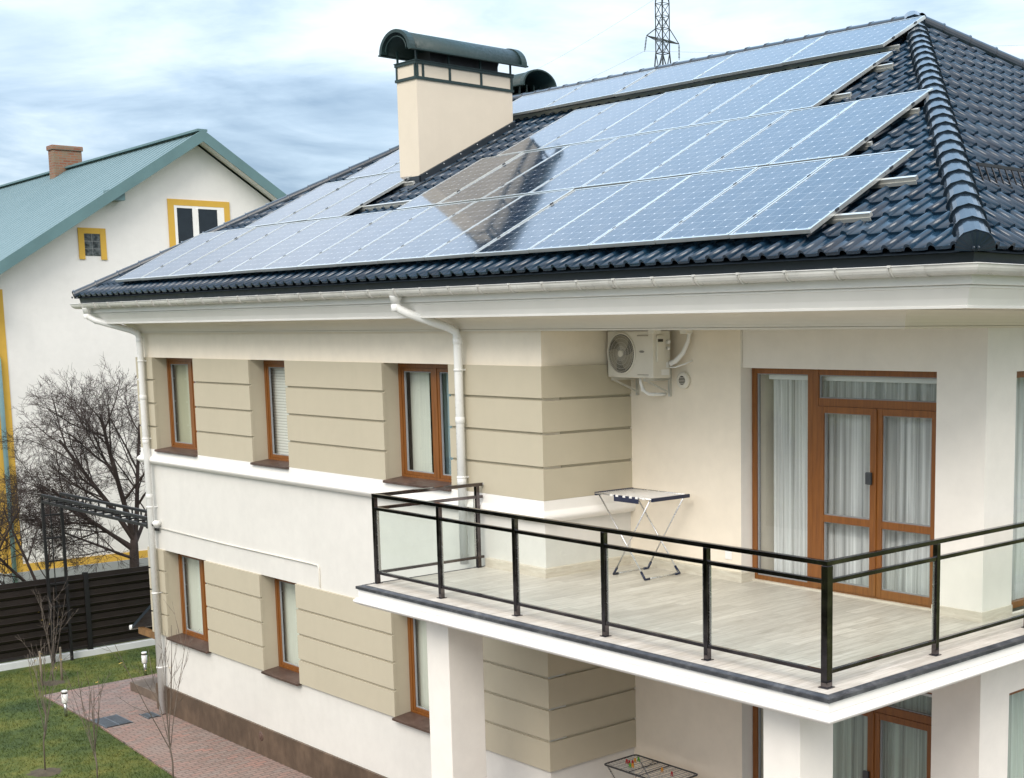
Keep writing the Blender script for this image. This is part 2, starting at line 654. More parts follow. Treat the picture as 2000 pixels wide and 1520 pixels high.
M['shrub'] = f_bark('dark_evergreen', (0.022, 0.034, 0.014))
M['bark'] = f_bark('dark_bark', (0.045, 0.032, 0.028))
M['bark_sap'] = f_bark('sapling_bark', (0.13, 0.105, 0.085))


def f_teal():
    m = Mat('teal_sheet_roof')
    m.set((0.13, 0.27, 0.28), 0.62, spec=0.25)
    a = m.noise(0.5, 5, 0.6)
    b = m.noise(4, 4, 0.6, scl=(1, 0.15, 1))
    f = m.math('ADD', m.math('MULTIPLY', a, 0.5), m.math('MULTIPLY', b, 0.5))
    m.col(m.ramp(f, [(0.3, (0.115, 0.188, 0.205)), (0.7, (0.148, 0.225, 0.243))]))
    return m.m


M['teal'] = f_teal()


def f_brick():
    m = Mat('old_chimney_brick')
    m.set((0.3, 0.12, 0.07), 0.9)
    br = m.n('ShaderNodeTexBrick')
    br.inputs['Scale'].default_value = 1
    br.inputs['Brick Width'].default_value = 0.26
    br.inputs['Row Height'].default_value = 0.085
    br.inputs['Mortar Size'].default_value = 0.012
    br.inputs['Color1'].default_value = (0.21, 0.075, 0.042, 1)
    br.inputs['Color2'].default_value = (0.26, 0.13, 0.075, 1)
    br.inputs['Mortar'].default_value = (0.20, 0.175, 0.14, 1)
    mp = m.n('ShaderNodeMapping')
    mp.inputs['Rotation'].default_value = (R(90), 0, R(90))
    s = m.n('ShaderNodeSeparateXYZ')
    m.l(m.tc(), s.inputs[0])
    cb = m.n('ShaderNodeCombineXYZ')
    m.l(m.math('ADD', s.outputs[0], s.outputs[1]), cb.inputs[0])
    m.l(s.outputs[2], cb.inputs[1])
    m.l(cb.outputs[0], br.inputs['Vector'])
    d = m.noise(2.6, 5, 0.65)
    m.col(m.mix(m.ramp(d, [(0.45, 0.0), (0.62, 0.75)]), br.outputs['Color'], (0.19, 0.155, 0.105)))
    return m.m


M['brick'] = f_brick()


def f_glassblock():
    m = Mat('glass_block')
    m.set((0.05, 0.06, 0.06), 0.15)
    n = m.noise(9, 3, 0.6)
    m.col(m.ramp(n, [(0.35, (0.015, 0.02, 0.02)), (0.7, (0.16, 0.18, 0.18))]))
    m.bump(n, 0.4, 0.02)
    return m.m


M['glass_block'] = f_glassblock()


# ------------------------------------------------------------------ mesh helpers
class MB:
    def __init__(s):
        s.v, s.f, s.sm, s.uv = [], [], [], {}

    def add(s, vs, fs, smooth=False):
        o = len(s.v)
        s.v += [tuple(p) for p in vs]
        for f in fs:
            s.f.append(tuple(i + o for i in f))
            s.sm.append(smooth)
        return s

    def box(s, x0, x1, y0, y1, z0, z1):
        vs = [(x, y, z) for z in (z0, z1) for y in (y0, y1) for x in (x0, x1)]
        return s.add(vs, [(0, 2, 3, 1), (4, 5, 7, 6), (0, 1, 5, 4), (2, 6, 7, 3), (0, 4, 6, 2), (1, 3, 7, 5)])

    def quad(s, a, b, c, d, uv=None):
        s.add([a, b, c, d], [(0, 1, 2, 3)])
        if uv:
            s.uv[len(s.f) - 1] = uv
        return s

    def bar(s, p, q, w, h, up=(0, 0, 1), twist=0):
        p, q = V(p), V(q)
        t = (q - p).normalized()
        up = V(up)
        if abs(t.dot(up)) > 0.98:
            up = V((1, 0, 0))
        a = t.cross(up).normalized()
        b = a.cross(t)
        vs = [c + a * i * w / 2 + b * j * h / 2 for c in (p, q) for (i, j) in ((-1, -1), (1, -1), (1, 1), (-1, 1))]
        return s.add(vs, [(0, 1, 2, 3), (7, 6, 5, 4), (0, 4, 5, 1), (1, 5, 6, 2), (2, 6, 7, 3), (3, 7, 4, 0)])

    def tube(s, pts, r, n=8, cap=True, smooth=True):
        pts = [V(p) for p in pts]
        k = len(pts)
        rs = r if isinstance(r, (list, tuple)) else [r] * k
        vs = []
        prev = None
        for i, p in enumerate(pts):
            t = (pts[min(i + 1, k - 1)] - pts[max(i - 1, 0)])
            t = t.normalized() if t.length > 1e-9 else V((0, 0, 1))
            if prev is None:
                ref = V((0, 0, 1)) if abs(t.z) < 0.9 else V((1, 0, 0))
                a = t.cross(ref).normalized()
            else:
                a = (prev - t * prev.dot(t))
                a = a.normalized() if a.length > 1e-6 else t.orthogonal().normalized()
            prev = a
            b = t.cross(a)
            for j in range(n):
                an = 2 * PI * j / n
                vs.append(p + (a * math.cos(an) + b * math.sin(an)) * rs[i])
        fs = []
        for i in range(k - 1):
            for j in range(n):
                j2 = (j + 1) % n
                fs.append((i * n + j, i * n + j2, (i + 1) * n + j2, (i + 1) * n + j))
        s.add(vs, fs, smooth)
        if cap:
            o = len(s.v) - len(vs)
            s.f.append(tuple(o + j for j in reversed(range(n))))
            s.sm.append(False)
            s.f.append(tuple(o + (k - 1) * n + j for j in range(n)))
            s.sm.append(False)
        return s

    def lathe(s, c, prof, n=20, axis='z', smooth=True):
        # prof: (radius, height) along the axis
        c = V(c)
        vs = []
        for (r, h) in prof:
            for j in range(n):
                a = 2 * PI * j / n
                p = {'z': V((r * math.cos(a), r * math.sin(a), h)), 'y': V((r * math.cos(a), h, r * math.sin(a))),
                     'x': V((h, r * math.cos(a), r * math.sin(a)))}[axis]
                vs.append(c + p)
        fs = []
        for i in range(len(prof) - 1):
            for j in range(n):
                j2 = (j + 1) % n
                fs.append((i * n + j, i * n + j2, (i + 1) * n + j2, (i + 1) * n + j))
        s.add(vs, fs, smooth)
        o = len(s.v) - len(vs)
        s.f.append(tuple(o + j for j in range(n)))
        s.sm.append(False)
        s.f.append(tuple(o + (len(prof) - 1) * n + j for j in range(n)))
        s.sm.append(False)
        return s

    def sweep(s, path, prof, closed=False, smooth=False, right=None):
        # path: plan points; prof: (outward distance, z); outward = right-hand side of travel; right: extra distance where the side faces +x
        k = len(path)
        rows = []
        P = [V((p[0], p[1], 0)) for p in path]
        for (d, z) in prof:
            row = []
            for i in range(k):
                n_in = n_out = None
                if closed or i > 0:
                    t = (P[i] - P[i - 1]).normalized()
                    n_in = V((t.y, -t.x, 0))
                if closed or i < k - 1:
                    t = (P[(i + 1) % k] - P[i]).normalized()
                    n_out = V((t.y, -t.x, 0))

                def dd(n):
                    return d + (right(d) if right and n.x > 0.9 else 0)
                if n_in is None:
                    off = n_out * dd(n_out)
                elif n_out is None:
                    off = n_in * dd(n_in)
                else:
                    c = n_in.dot(n_out)
                    if abs(c) > 0.999:
                        off = n_in * dd(n_in)
                    else:
                        a, b = dd(n_in), dd(n_out)
                        # solve off.n_in=a, off.n_out=b
                        u = (a - b * c) / (1 - c * c)
                        w_ = (b - a * c) / (1 - c * c)
                        off = n_in * u + n_out * w_
                row.append((P[i].x + off.x, P[i].y + off.y, z))
            rows.append(row)
        vs = [p for r in rows for p in r]
        fs = []
        m_ = k if closed else k - 1
        for a in range(len(rows) - 1):
            for i in range(m_):
                j = (i + 1) % k
                fs.append((a * k + i, a * k + j, (a + 1) * k + j, (a + 1) * k + i))
        s.add(vs, fs, smooth)
        if not closed:
            o = len(s.v) - len(vs)
            for e in (0, k - 1):
                s.f.append(tuple(o + a * k + e for a in range(len(rows))))
                s.sm.append(False)
        return s

    def build(s, name, mat, parent=None, bevel=0, smooth=None, normals=True):
        me = bpy.data.meshes.new(name)
        me.from_pydata(s.v, [], s.f)
        me.materials.append(mat)
        if s.uv:
            uvl = me.uv_layers.new(name='UVMap')
            for fi, uvs in s.uv.items():
                for li, q in zip(me.polygons[fi].loop_indices, uvs):
                    uvl.data[li].uv = q
        if smooth is None:
            me.polygons.foreach_set('use_smooth', s.sm)
        else:
            me.polygons.foreach_set('use_smooth', [smooth] * len(s.f))
        if bevel or normals:
            bm = bmesh.new()
            bm.from_mesh(me)
            if bevel:
                bm.edges.ensure_lookup_table()
                eds = [e for e in bm.edges if len(e.link_faces) == 2 and e.calc_face_angle(0) > 0.6]
                bmesh.ops.bevel(bm, geom=eds, offset=bevel, segments=2, profile=0.6, affect='EDGES', clamp_overlap=True)
            if normals:
                bmesh.ops.recalc_face_normals(bm, faces=bm.faces)
            bm.to_mesh(me)
            bm.free()
        me.validate()
        o = bpy.data.objects.new(name, me)
        COL.objects.link(o)
        if parent is not None:
            o.parent = parent
        return o


def tag(o, label, cat, group=None):
    o['label'] = label
    o['category'] = cat
    if group:
        o['group'] = group
    return o


def thing(name, label, cat, loc=(0, 0, 0), group=None, rz=0):
    o = bpy.data.objects.new(name, None)
    o.empty_display_size = 0.2
    COL.objects.link(o)
    o.location = loc
    o.rotation_euler = (0, 0, rz)
    return tag(o, label, cat, group)


def kind(o, k):
    o['kind'] = k
    return o


def dup(o, parent=None):
    c = o.copy()
    COL.objects.link(c)
    if parent is not None:
        c.parent = parent
    for ch in list(o.children):
        dup(ch, c)
    return c


def rel(name, loc, parent):
    """a part's helper: mesh built in world coordinates of a thing that stands at the origin"""


# ------------------------------------------------------------------ measured numbers
XA, D1, XB, XD, XC = 11.837, 1.473, 13.789, 13.80, 17.21
YDOOR = 1.714
ZT, ZB, ZT2, ZB2 = 5.914, 4.262, 2.408, 0.794
ZF = 3.295
ZLF = -0.173
GZ = -0.70
YB = 12.27
XE = 17.27
EZ, EY = 7.005, -0.747
X0, X1 = -0.667, 18.539
PX, LX, RY, RZ = 12.834, 3.406, 6.133, 10.712
TT = (RZ - EZ) / (RY - EY)
CS = 1 / math.hypot(1, TT)
SN = TT * CS
W1 = (0.686, 2.33)
W2 = (4.319, 5.507)
W3 = (8.257, 9.879)
WINS = (W1, W2, W3)

# ------------------------------------------------------------------ ground
g = MB()
g.quad((-600, -600, GZ - 0.03), (600, -600, GZ - 0.03), (600, 600, GZ - 0.03), (-600, 600, GZ - 0.03))
kind(g.build('lawn', M['lawn']), 'structure')

g = MB()
g.box(6.6, 27, -16.0, -1.95, GZ - 0.1, GZ - 0.004)
g.box(-32, 6.598, -16.0, -7.0, GZ - 0.1, GZ - 0.004)
g.box(19.6, 27, -1.95, 18, GZ - 0.1, GZ - 0.005)
kind(g.build('bounce_paving', M['paving']), 'structure')  # unseen paving, added for neutral bounce light and grey rail reflections

PATH = [(-2.62, -1.14), (0.25, -1.20), (4.15, -1.49), (9.5, -1.85), (9.5, 0.01), (0.0, 0.01), (-0.003, 1.6), (-2.66, 1.6)]
g = MB()
n_ = len(PATH)
g.add([(x, y, GZ) for x, y in PATH] + [(x, y, GZ - 0.1) for x, y in PATH],
      [tuple(range(n_))] + [(i, i + n_, (i + 1) % n_ + n_, (i + 1) % n_) for i in range(n_)])
kind(g.build('brick_path', M['path']), 'structure')
g = MB()
g.box(9.52, 19.5, -2.6, 1.46, GZ - 0.1, ZLF)
g.box(17.2, 19.5, 1.47, 12, GZ - 0.1, ZLF - 0.004)
kind(g.build('terrace', M['path']), 'structure')

# grass blades over the part of the lawn near enough to show them
gb = MB()


def on_path(x, y):
    if x < -2.62 or y > 1.6:
        return False
    if x > 0 and y > -0.1:
        return True
    edge = -1.17 if x < 0.25 else -1.20 - (x - 0.25) * 0.0745
    return y > edge - 0.01


rg = random.Random(5)
cnt = 0
while cnt < 60000:
    x = rg.uniform(-5.2, 6.5)
    y = rg.uniform(-5.5, 3.2)
    if on_path(x, y) or (x > -0.1 and y > -0.2):
        continue
    # keep the watered circles round the saplings bare
    if any((x - a) ** 2 + (y - b) ** 2 < 0.10 * (0.6 + 0.8 * rg.random()) for a, b in ((-3.57, -0.62), (2.28, -2.84), (-1.3, -3.6))):
        continue
    h = rg.uniform(0.015, 0.045)
    a = rg.uniform(0, 2 * PI)
    wd = rg.uniform(0.004, 0.010)
    lx, ly = rg.gauss(0, 0.022), rg.gauss(0, 0.022)
    dx, dy = math.cos(a) * wd, math.sin(a) * wd
    gb.add([(x - dx, y - dy, GZ - 0.03), (x + dx, y + dy, GZ - 0.03), (x + lx, y + ly, GZ - 0.03 + h)], [(0, 1, 2)])
    cnt += 1
kind(gb.build('grass', M['grass'], normals=False), 'stuff')

for (x, y, r_) in ((-3.57, -0.62, 0.24), (2.28, -2.84, 0.26), (-1.3, -3.6, 0.24)):
    b_ = MB()
    k = 22
    vs = [(x, y, GZ + 0.02)]
    for i in range(k):
        a = 2 * PI * i / k
        rr_ = r_ * rg.uniform(0.8, 1.15)
        vs.append((x + rr_ * math.cos(a), y + rr_ * math.sin(a), GZ - 0.028))
    b_.add(vs, [(0, i + 1, (i + 1) % k + 1) for i in range(k)], True)
    kind(b_.build('soil_patch', M['soil']), 'structure')

# ------------------------------------------------------------------ house
house = thing('house', 'large cream two-storey house with dark hipped tile roof and corner balcony', 'house')


def wall_x(name, y, x0, x1, z0, z1, holes, mat, top_d=0.0):
    """a wall in the plane y, facing -y, with rectangular holes (x0, x1, z0, z1)"""
    xs = sorted({x0, x1, *[h[0] for h in holes], *[h[1] for h in holes]})
    zs = sorted({z0, z1, *[h[2] for h in holes], *[h[3] for h in holes]})
    b = MB()
    for i in range(len(xs) - 1):
        for j in range(len(zs) - 1):
            cx, cz = (xs[i] + xs[i + 1]) / 2, (zs[j] + zs[j + 1]) / 2
            if any(h[0] < cx < h[1] and h[2] < cz < h[3] for h in holes):
                continue
            b.quad((xs[i], y, zs[j]), (xs[i + 1], y, zs[j]), (xs[i + 1], y, zs[j + 1]), (xs[i], y, zs[j + 1]))
    if top_d:
        for h in holes:
            b.quad((h[0], y, h[3]), (h[1], y, h[3]), (h[1], y + top_d, h[3]), (h[0], y + top_d, h[3]))
            b.quad((h[0], y, h[2]), (h[1], y, h[2]), (h[1], y + top_d, h[2]), (h[0], y + top_d, h[2]))
    return b


def wall_y(x, y0, y1, z0, z1, holes, b=None):
    """faces in the plane x with holes (y0, y1, z0, z1)"""
    ys = sorted({y0, y1, *[h[0] for h in holes], *[h[1] for h in holes]})
    zs = sorted({z0, z1, *[h[2] for h in holes], *[h[3] for h in holes]})
    b = b or MB()
    for i in range(len(ys) - 1):
        for j in range(len(zs) - 1):
            cy, cz = (ys[i] + ys[i + 1]) / 2, (zs[j] + zs[j + 1]) / 2
            if any(h[0] < cy < h[1] and h[2] < cz < h[3] for h in holes):
                continue
            b.quad((x, ys[i], zs[j]), (x, ys[i + 1], zs[j]), (x, ys[i + 1], zs[j + 1]), (x, ys[i], zs[j + 1]))
    return b


YP = 0.04                      # plain wall plane of the long facade, 4 cm behind the rusticated blocks
hu = [(a, b, ZB, ZT) for a, b in WINS]
hl = [(a, b, ZB2, ZT2) for a, b in WINS]
# upper strip (cream tone carries the warm light), the rest white
b = wall_x('w', YP, 0.04, XA - 0.04, 4.13, 6.70, hu, None, 0.27)
b = wall_y(XA - 0.04, YP, D1, 4.13, 6.70, [], b)
b.build('wall', M['cream'], house)
b = wall_x('w', YP, 0.04, XA - 0.04, GZ - 0.1, 4.13, hl, None, 0.27)
b = wall_y(XA - 0.04, YP, D1, GZ - 0.1, 4.13, [], b)
b.build('wall', M['wall_white'], house)
b = wall_y(0.04, YP, YB, GZ - 0.1, 6.70, [])
b.quad((0.04, YB, GZ - 0.1), (XC, YB, GZ - 0.1), (XC, YB, 6.7), (0.04, YB, 6.7))
b.build('wall', M['white'], house)
# recessed wall behind the balcony, both floors, with the reveal beside the doors
b = MB()
b.quad((XA - 0.04, D1, ZLF - 0.1), (XB, D1, ZLF - 0.1), (XB, D1, 6.5), (XA - 0.04, D1, 6.5))
b.build('wall', M['cream'], house)
b = MB()
b.quad((XB, D1, ZLF - 0.1), (XB, YDOOR + 0.02, ZLF - 0.1), (XB, YDOOR + 0.02, 6.5), (XB, D1, 6.5))
DT_U, DT_L = 5.89, 2.42
YH = 1.50
b.build('wall', M['white'], house)
b = MB()
for z0, z1 in ((DT_U, 6.5), (DT_L, 3.2)):
    b = MB()
    b.box(XB + 0.004, 16.595, YH + 0.003, YDOOR + 0.06, z0, z1)
    b.build('lintel', M['white'], house)
# pilaster between the door and the side facade, then the side facade itself
CW = (2.06, 4.6)
b = MB()
b.quad((16.595, YH, ZLF - 0.1), (XC, YH, ZLF - 0.1), (XC, YH, 6.5), (16.595, YH, 6.5))
b.quad((16.595, YH, ZLF - 0.1), (16.595, YDOOR + 0.06, ZLF - 0.1), (16.595, YDOOR + 0.06, 6.5), (16.595, YH, 6.5))
ch = [(CW[0], CW[1], ZF + 0.02, DT_U), (CW[0], CW[1], ZLF + 0.02, DT_L), (6.2, 8.4, ZF + 0.9, DT_U), (6.2, 8.4, ZLF + 0.9, DT_L)]
wall_y(XC, YH, YB, ZLF - 0.6, 6.5, ch, b)
for h in ch:
    b.quad((XC, h[0], h[2]), (XC - 0.16, h[0], h[2]), (XC - 0.16, h[0], h[3]), (XC, h[0], h[3]))
    b.quad((XC, h[1], h[2]), (XC - 0.16, h[1], h[2]), (XC - 0.16, h[1], h[3]), (XC, h[1], h[3]))
    b.quad((XC, h[0], h[3]), (XC - 0.16, h[0], h[3]), (XC - 0.16, h[1], h[3]), (XC, h[1], h[3]))
b.build('wall', M['white'], house)
# rooms behind the glass: back wall, floors, a partition
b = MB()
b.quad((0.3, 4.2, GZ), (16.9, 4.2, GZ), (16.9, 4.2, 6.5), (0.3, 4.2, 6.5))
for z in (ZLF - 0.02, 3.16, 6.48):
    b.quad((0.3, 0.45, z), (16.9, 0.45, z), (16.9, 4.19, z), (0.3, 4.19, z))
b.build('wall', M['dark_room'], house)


def grooved(xs, z0, z1, out_mb, back_mb, axis='x', y_end=None):
    """four courses of rusticated render with grooves between them"""
    hgt = (z1 - z0 - 3 * 0.035) / 4
    for k in range(4):
        a = z0 + k * (hgt + 0.035)
        for (p, q) in xs:
            out_mb.box(p, q, 0.0, 0.05, a, a + hgt)


segs = [(0.0, W1[0]), (W1[1], W2[0]), (W2[1], W3[0]), (W3[1], XA)]
for (z0, z1) in ((ZB, ZT), (ZB2, ZT2)):
    hgt = (z1 - z0 - 3 * 0.035) / 4
    for i_, (p, q) in enumerate(segs):
        mb = MB()
        first_, last_ = i_ == 0, i_ == 3
        grooved([(p if first_ else p - 0.004, q if last_ else q + 0.004)], z0, z1, mb, None)
        # the backing pier gives the window reveals
        mb.box(p + 0.05 * first_, q - 0.05 * last_, 0.033, 0.31, z0 + 0.002, z1 - 0.002)
        for k in range(4):
            a = z0 + k * (hgt + 0.035)
            if last_:
                mb.box(XA - 0.05, XA, 0.05, D1, a, a + hgt)
            if first_:
                mb.box(0, 0.05, 0.05, YB, a, a + hgt)
        if last_:
            mb.box(XA - 0.06, XA - 0.03, 0.312, D1, z0 + 0.002, z1 - 0.002)
        mb.build('rusticated_cladding', M['stone'], house)

# string course under the upper band
SP = [(0.0, YB), (0.0, 0.0), (XA, 0.0), (XA, D1)]
b = MB()
hr = [(0.055 * math.sin(PI * t / 8) + 0.012, 4.128 - 0.14 * t / 8) for t in range(9)]
b.sweep(SP, [(-0.04, ZB - 0.003), (0.006, ZB - 0.003), (0.006, 4.14), (0.010, 4.128)] + hr[1:] + [(-0.04, 3.986)])
b.build('string_course', M['moulding'], house)

# plinth
b = MB()
b.sweep([(0.02, YB), (0.02, 0.03), (9.51, 0.03)], [(-0.02, -0.20), (0.03, -0.20), (0.03, GZ - 0.1), (-0.02, GZ - 0.1)])
b.build('plinth', M['plinth'], house)

# entablature: cove, soffit, white cornice boards, dark fascia
RECT = [(0.0, YB), (0.0, 0.0), (XE, 0.0), (XE, YB)]


def extra(d):
    return 0.0 if d < 0.25 else 0.53


cove = [(0.19 - 0.15 * math.cos(PI / 2 * t / 7), 6.37 + 0.15 * math.sin(PI / 2 * t / 7)) for t in range(8)]
b = MB()
b.sweep(RECT, [(-0.06, 6.344), (0.035, 6.344), (0.035, 6.364), (0.02, 6.37)] + cove, closed=True)
b.build('cove_moulding', M['soffit'], house)
b = MB()
b.sweep(RECT, [(0.186, 6.523), (0.49, 6.528)], closed=True, right=extra)
b.build('soffit', M['soffit'], house)
b = MB()
b.sweep(RECT, [(0.485, 6.524), (0.485, 6.516), (0.505, 6.516), (0.505, 6.535), (0.497, 6.54), (0.515, 6.60), (0.55, 6.665), (0.56, 6.685), (0.575, 6.69),
               (0.575, 6.708), (0.56, 6.712), (0.612, 6.716), (0.612, 6.80), (0.618, 6.87), (0.60, 6.90)], closed=True, right=extra)
b.build('cornice', M['cornice'], house)
b = MB()
b.sweep(RECT, [(0.60, 6.86), (0.655, 6.86), (0.672, 6.975), (0.60, 6.985)], closed=True, right=extra)
b.build('fascia', M['fascia'], house)
# ceiling over the recessed corner and under the balcony slab
b = MB()
b.quad((XA - 0.03, 0.055, 6.358), (XE - 0.05, 0.055, 6.358), (XE - 0.05, 1.60, 6.358), (XA - 0.03, 1.60, 6.358))
b.build('ceiling', M['soffit'], house)

# gutter: a half-round trough hung all along the eaves
GR = 0.082
gc = 0.712
gp = [(gc - GR * math.cos(PI * t / 10), 6.872 - GR * math.sin(PI * t / 10)) for t in range(11)]
prof = gp + [(gp[-1][0] + 0.012, 6.878), (gp[-1][0] + 0.002, 6.884), (gp[-1][0] - 0.008, 6.874)] + [(gc - (GR - 0.008) * math.cos(PI * (10 - t) / 10), 6.872 - (GR - 0.008) * math.sin(PI * (10 - t) / 10)) for t in range(11)]
GPATH = [(0.0, YB), (0.0, 0.06), (0.0, 0.0), (XE, 0.0), (XE, YB)]
b = MB()
b.sweep([(0.0, YB), (0.0, 0.0), (XE - 0.10, 0.0), (XE + 0.03, 0.03), (XE, 0.14), (XE, YB)] if False else RECT, prof, closed=True, right=extra)
b.build('gutter', M['gutter'], house)
# brackets
bk = MB()
arc = [(0.0, -(gc - (GR + 0.006) * math.cos(PI * t / 10)), 6.872 - (GR + 0.006) * math.sin(PI * t / 10)) for t in range(11)]
for s_ in (-0.022, 0.004):
    for (t0, t1) in zip(arc[:-1], arc[1:]):
        bk.bar((s_, t0[1], t0[2]), (s_, t1[1], t1[2]), 0.013, 0.007, up=(1, 0, 0))
bk.bar((-0.009, arc[-1][1] - 0.002, 6.868), (-0.009, arc[-1][1] - 0.002, 6.888), 0.034, 0.016, up=(0, 1, 0))
bo = bk.build('gutter_bracket', M['gutter'], house)
bo.location.x = -0.30
k = 1
while k < 31:
    c = bo.copy()
    COL.objects.link(c)
    c.location.x = -0.30 + 0.60 * k
    k += 1
# union sleeves of the gutter
sl = MB()
arc2 = [(0.0, -(gc - (GR + 0.005) * math.cos(PI * t / 12)), 6.872 - (GR + 0.005) * math.sin(PI * t / 12)) for t in range(13)]
for (t0, t1) in zip(arc2[:-1], arc2[1:]):
    sl.quad((-0.06, t0[1], t0[2]), (0.06, t0[1], t0[2]), (0.06, t1[1], t1[2]), (-0.06, t1[1], t1[2]))
slo = sl.build('gutter_union', M['gutter'], house)
slo.location.x = 4.45
for xx in (9.15, 13.95, 18.0):
    c = slo.copy()
    COL.objects.link(c)
    c.location.x = xx

# -- roof faces of interlocking tiles
TW, TC = 0.240, 0.365


def tile_profile(t):
    """height of a tile across its width, t in 0..1: a roll then a flat pan with a small upstand"""
    if t < 0.36:
        return 0.042 * math.sin(PI * t / 0.36) ** 0.6
    if t > 0.9:
        return 0.004
    return 0.0


PTS = [0.0, 0.03, 0.08, 0.14, 0.18, 0.22, 0.28, 0.33, 0.36, 0.44, 0.89, 0.905, 0.985]


def roof_face(o, u, v, length, run, cuts, name, parent, u_start=0.0):
    o, u, v = V(o), V(u).normalized(), V(v).normalized()
    nrm = u.cross(v).normalized()
    if nrm.z < 0:
        nrm = -nrm
    cols = []
    k = math.ceil(length / TW)
    for i in range(k):
        cols += [(u_start + (i + p) * TW, tile_profile(p)) for p in PTS]
    cols = [c for c in cols if c[0] <= length + 0.001]
    vs, fs = [], []
    nc = len(cols)
    rows = math.ceil(run / TC)
    rj = random.Random(3)
    for j in range(rows):
        v0, v1 = j * TC, min((j + 1) * TC + 0.015, run)
        if v1 <= v0:
            break
        base = len(vs)
        jit = [rj.uniform(-0.003, 0.003) for _ in range(k + 2)]
        for (vv, hh) in ((v0 + 0.004, -0.002), (v0, 0.028), (v1, 0.0)):
            for ci, (x, h) in enumerate(cols):
                e = jit[ci // len(PTS)]
                vs.append(o + u * x + v * (vv + (e if vv < v1 else 0)) + nrm * (h + hh + (e if hh > 0.02 else 0)))
        for r_ in range(2):
            for c in range(nc - 1):
                fs.append((base + r_ * nc + c, base + r_ * nc + c + 1, base + (r_ + 1) * nc + c + 1, base + (r_ + 1) * nc + c))
    me = bpy.data.meshes.new(name)
    me.from_pydata(vs, [], fs)
    me.materials.append(M['tile'])
    bm = bmesh.new()
    bm.from_mesh(me)
    tone = bm.faces.layers.float.new('tone')
    bm.faces.ensure_lookup_table()
    tr_ = {}
    per = 2 * (nc - 1)
    for fi, f in enumerate(bm.faces):
        key = (fi // per, int((cols[fi % (nc - 1)][0] - u_start) / TW + 1e-6))
        if key not in tr_:
            tr_[key] = rj.gauss(0.5, 0.2)
        f[tone] = tr_[key]
    for (pc, pn) in cuts:
        bmesh.ops.bisect_plane(bm, geom=bm.verts[:] + bm.edges[:] + bm.faces[:], plane_co=pc, plane_no=pn, clear_outer=True)
    for f in bm.faces:
        f.smooth = abs(f.normal.dot(nrm)) > 0.55
    bmesh.ops.recalc_face_normals(bm, faces=bm.faces)
    if sum(f.normal.dot(nrm) for f in bm.faces) < 0:
        bmesh.ops.reverse_faces(bm, faces=bm.faces)
    bm.to_mesh(me)
    bm.free()
    ob = bpy.data.objects.new(name, me)
    COL.objects.link(ob)
    ob.parent = parent
    return ob


BYE = 2 * RY - EY
H0, H1 = V((X0, EY, EZ)), V((X1, EY, EZ))
B0, B1 = V((X0, BYE, EZ)), V((X1, BYE, EZ))
PK, LK = V((PX, RY, RZ)), V((LX, RY, RZ))
runA = math.hypot(RY - EY, RZ - EZ)


def vplane(a, b, inside):
    """a vertical cutting plane through a and b whose outer side is away from 'inside'"""
    d = b - a
    n = V((d.y, -d.x, 0)).normalized()
    if (V(inside) - a).dot(n) > 0:
        n = -n
    return (a, n)


midA = V((8, 2, 8))
# the sub-roof decking under the tiles
b = MB()
dz = V((0, 0, -0.03))
b.add([H0 + dz, H1 + dz, PK + dz, LK + dz, B0 + dz, B1 + dz], [(0, 1, 2, 3), (1, 5, 2), (5, 4, 3, 2), (4, 0, 3)])
roof = b.build('roof', M['fascia'], house)
roof_face(H0, (1, 0, 0), PK - V((PX, EY, EZ)), X1 - X0, runA, [vplane(H1, PK, midA), vplane(H0, LK, midA)], 'tile_field', roof)
midC = V((16.5, RY, 8))
rc = V((PX - X1, 0, RZ - EZ))
roof_face(H1, (0, 1, 0), rc, BYE - EY, rc.length, [vplane(H1, PK, midC), vplane(B1, PK, midC)], 'tile_field', roof)
midB = V((8, 11, 8))
roof_face(B0, (1, 0, 0), V((0, RY - BYE, RZ - EZ)), X1 - X0, runA, [vplane(B1, PK, midB), vplane(B0, LK, midB)], 'tile_field', roof)
midL = V((1, RY, 8))
lc = V((LX - X0, 0, RZ - EZ))
roof_face(H0, (0, 1, 0), lc, BYE - EY, lc.length, [vplane(H0, LK, midL), vplane(B0, LK, midL)], 'tile_field', roof)


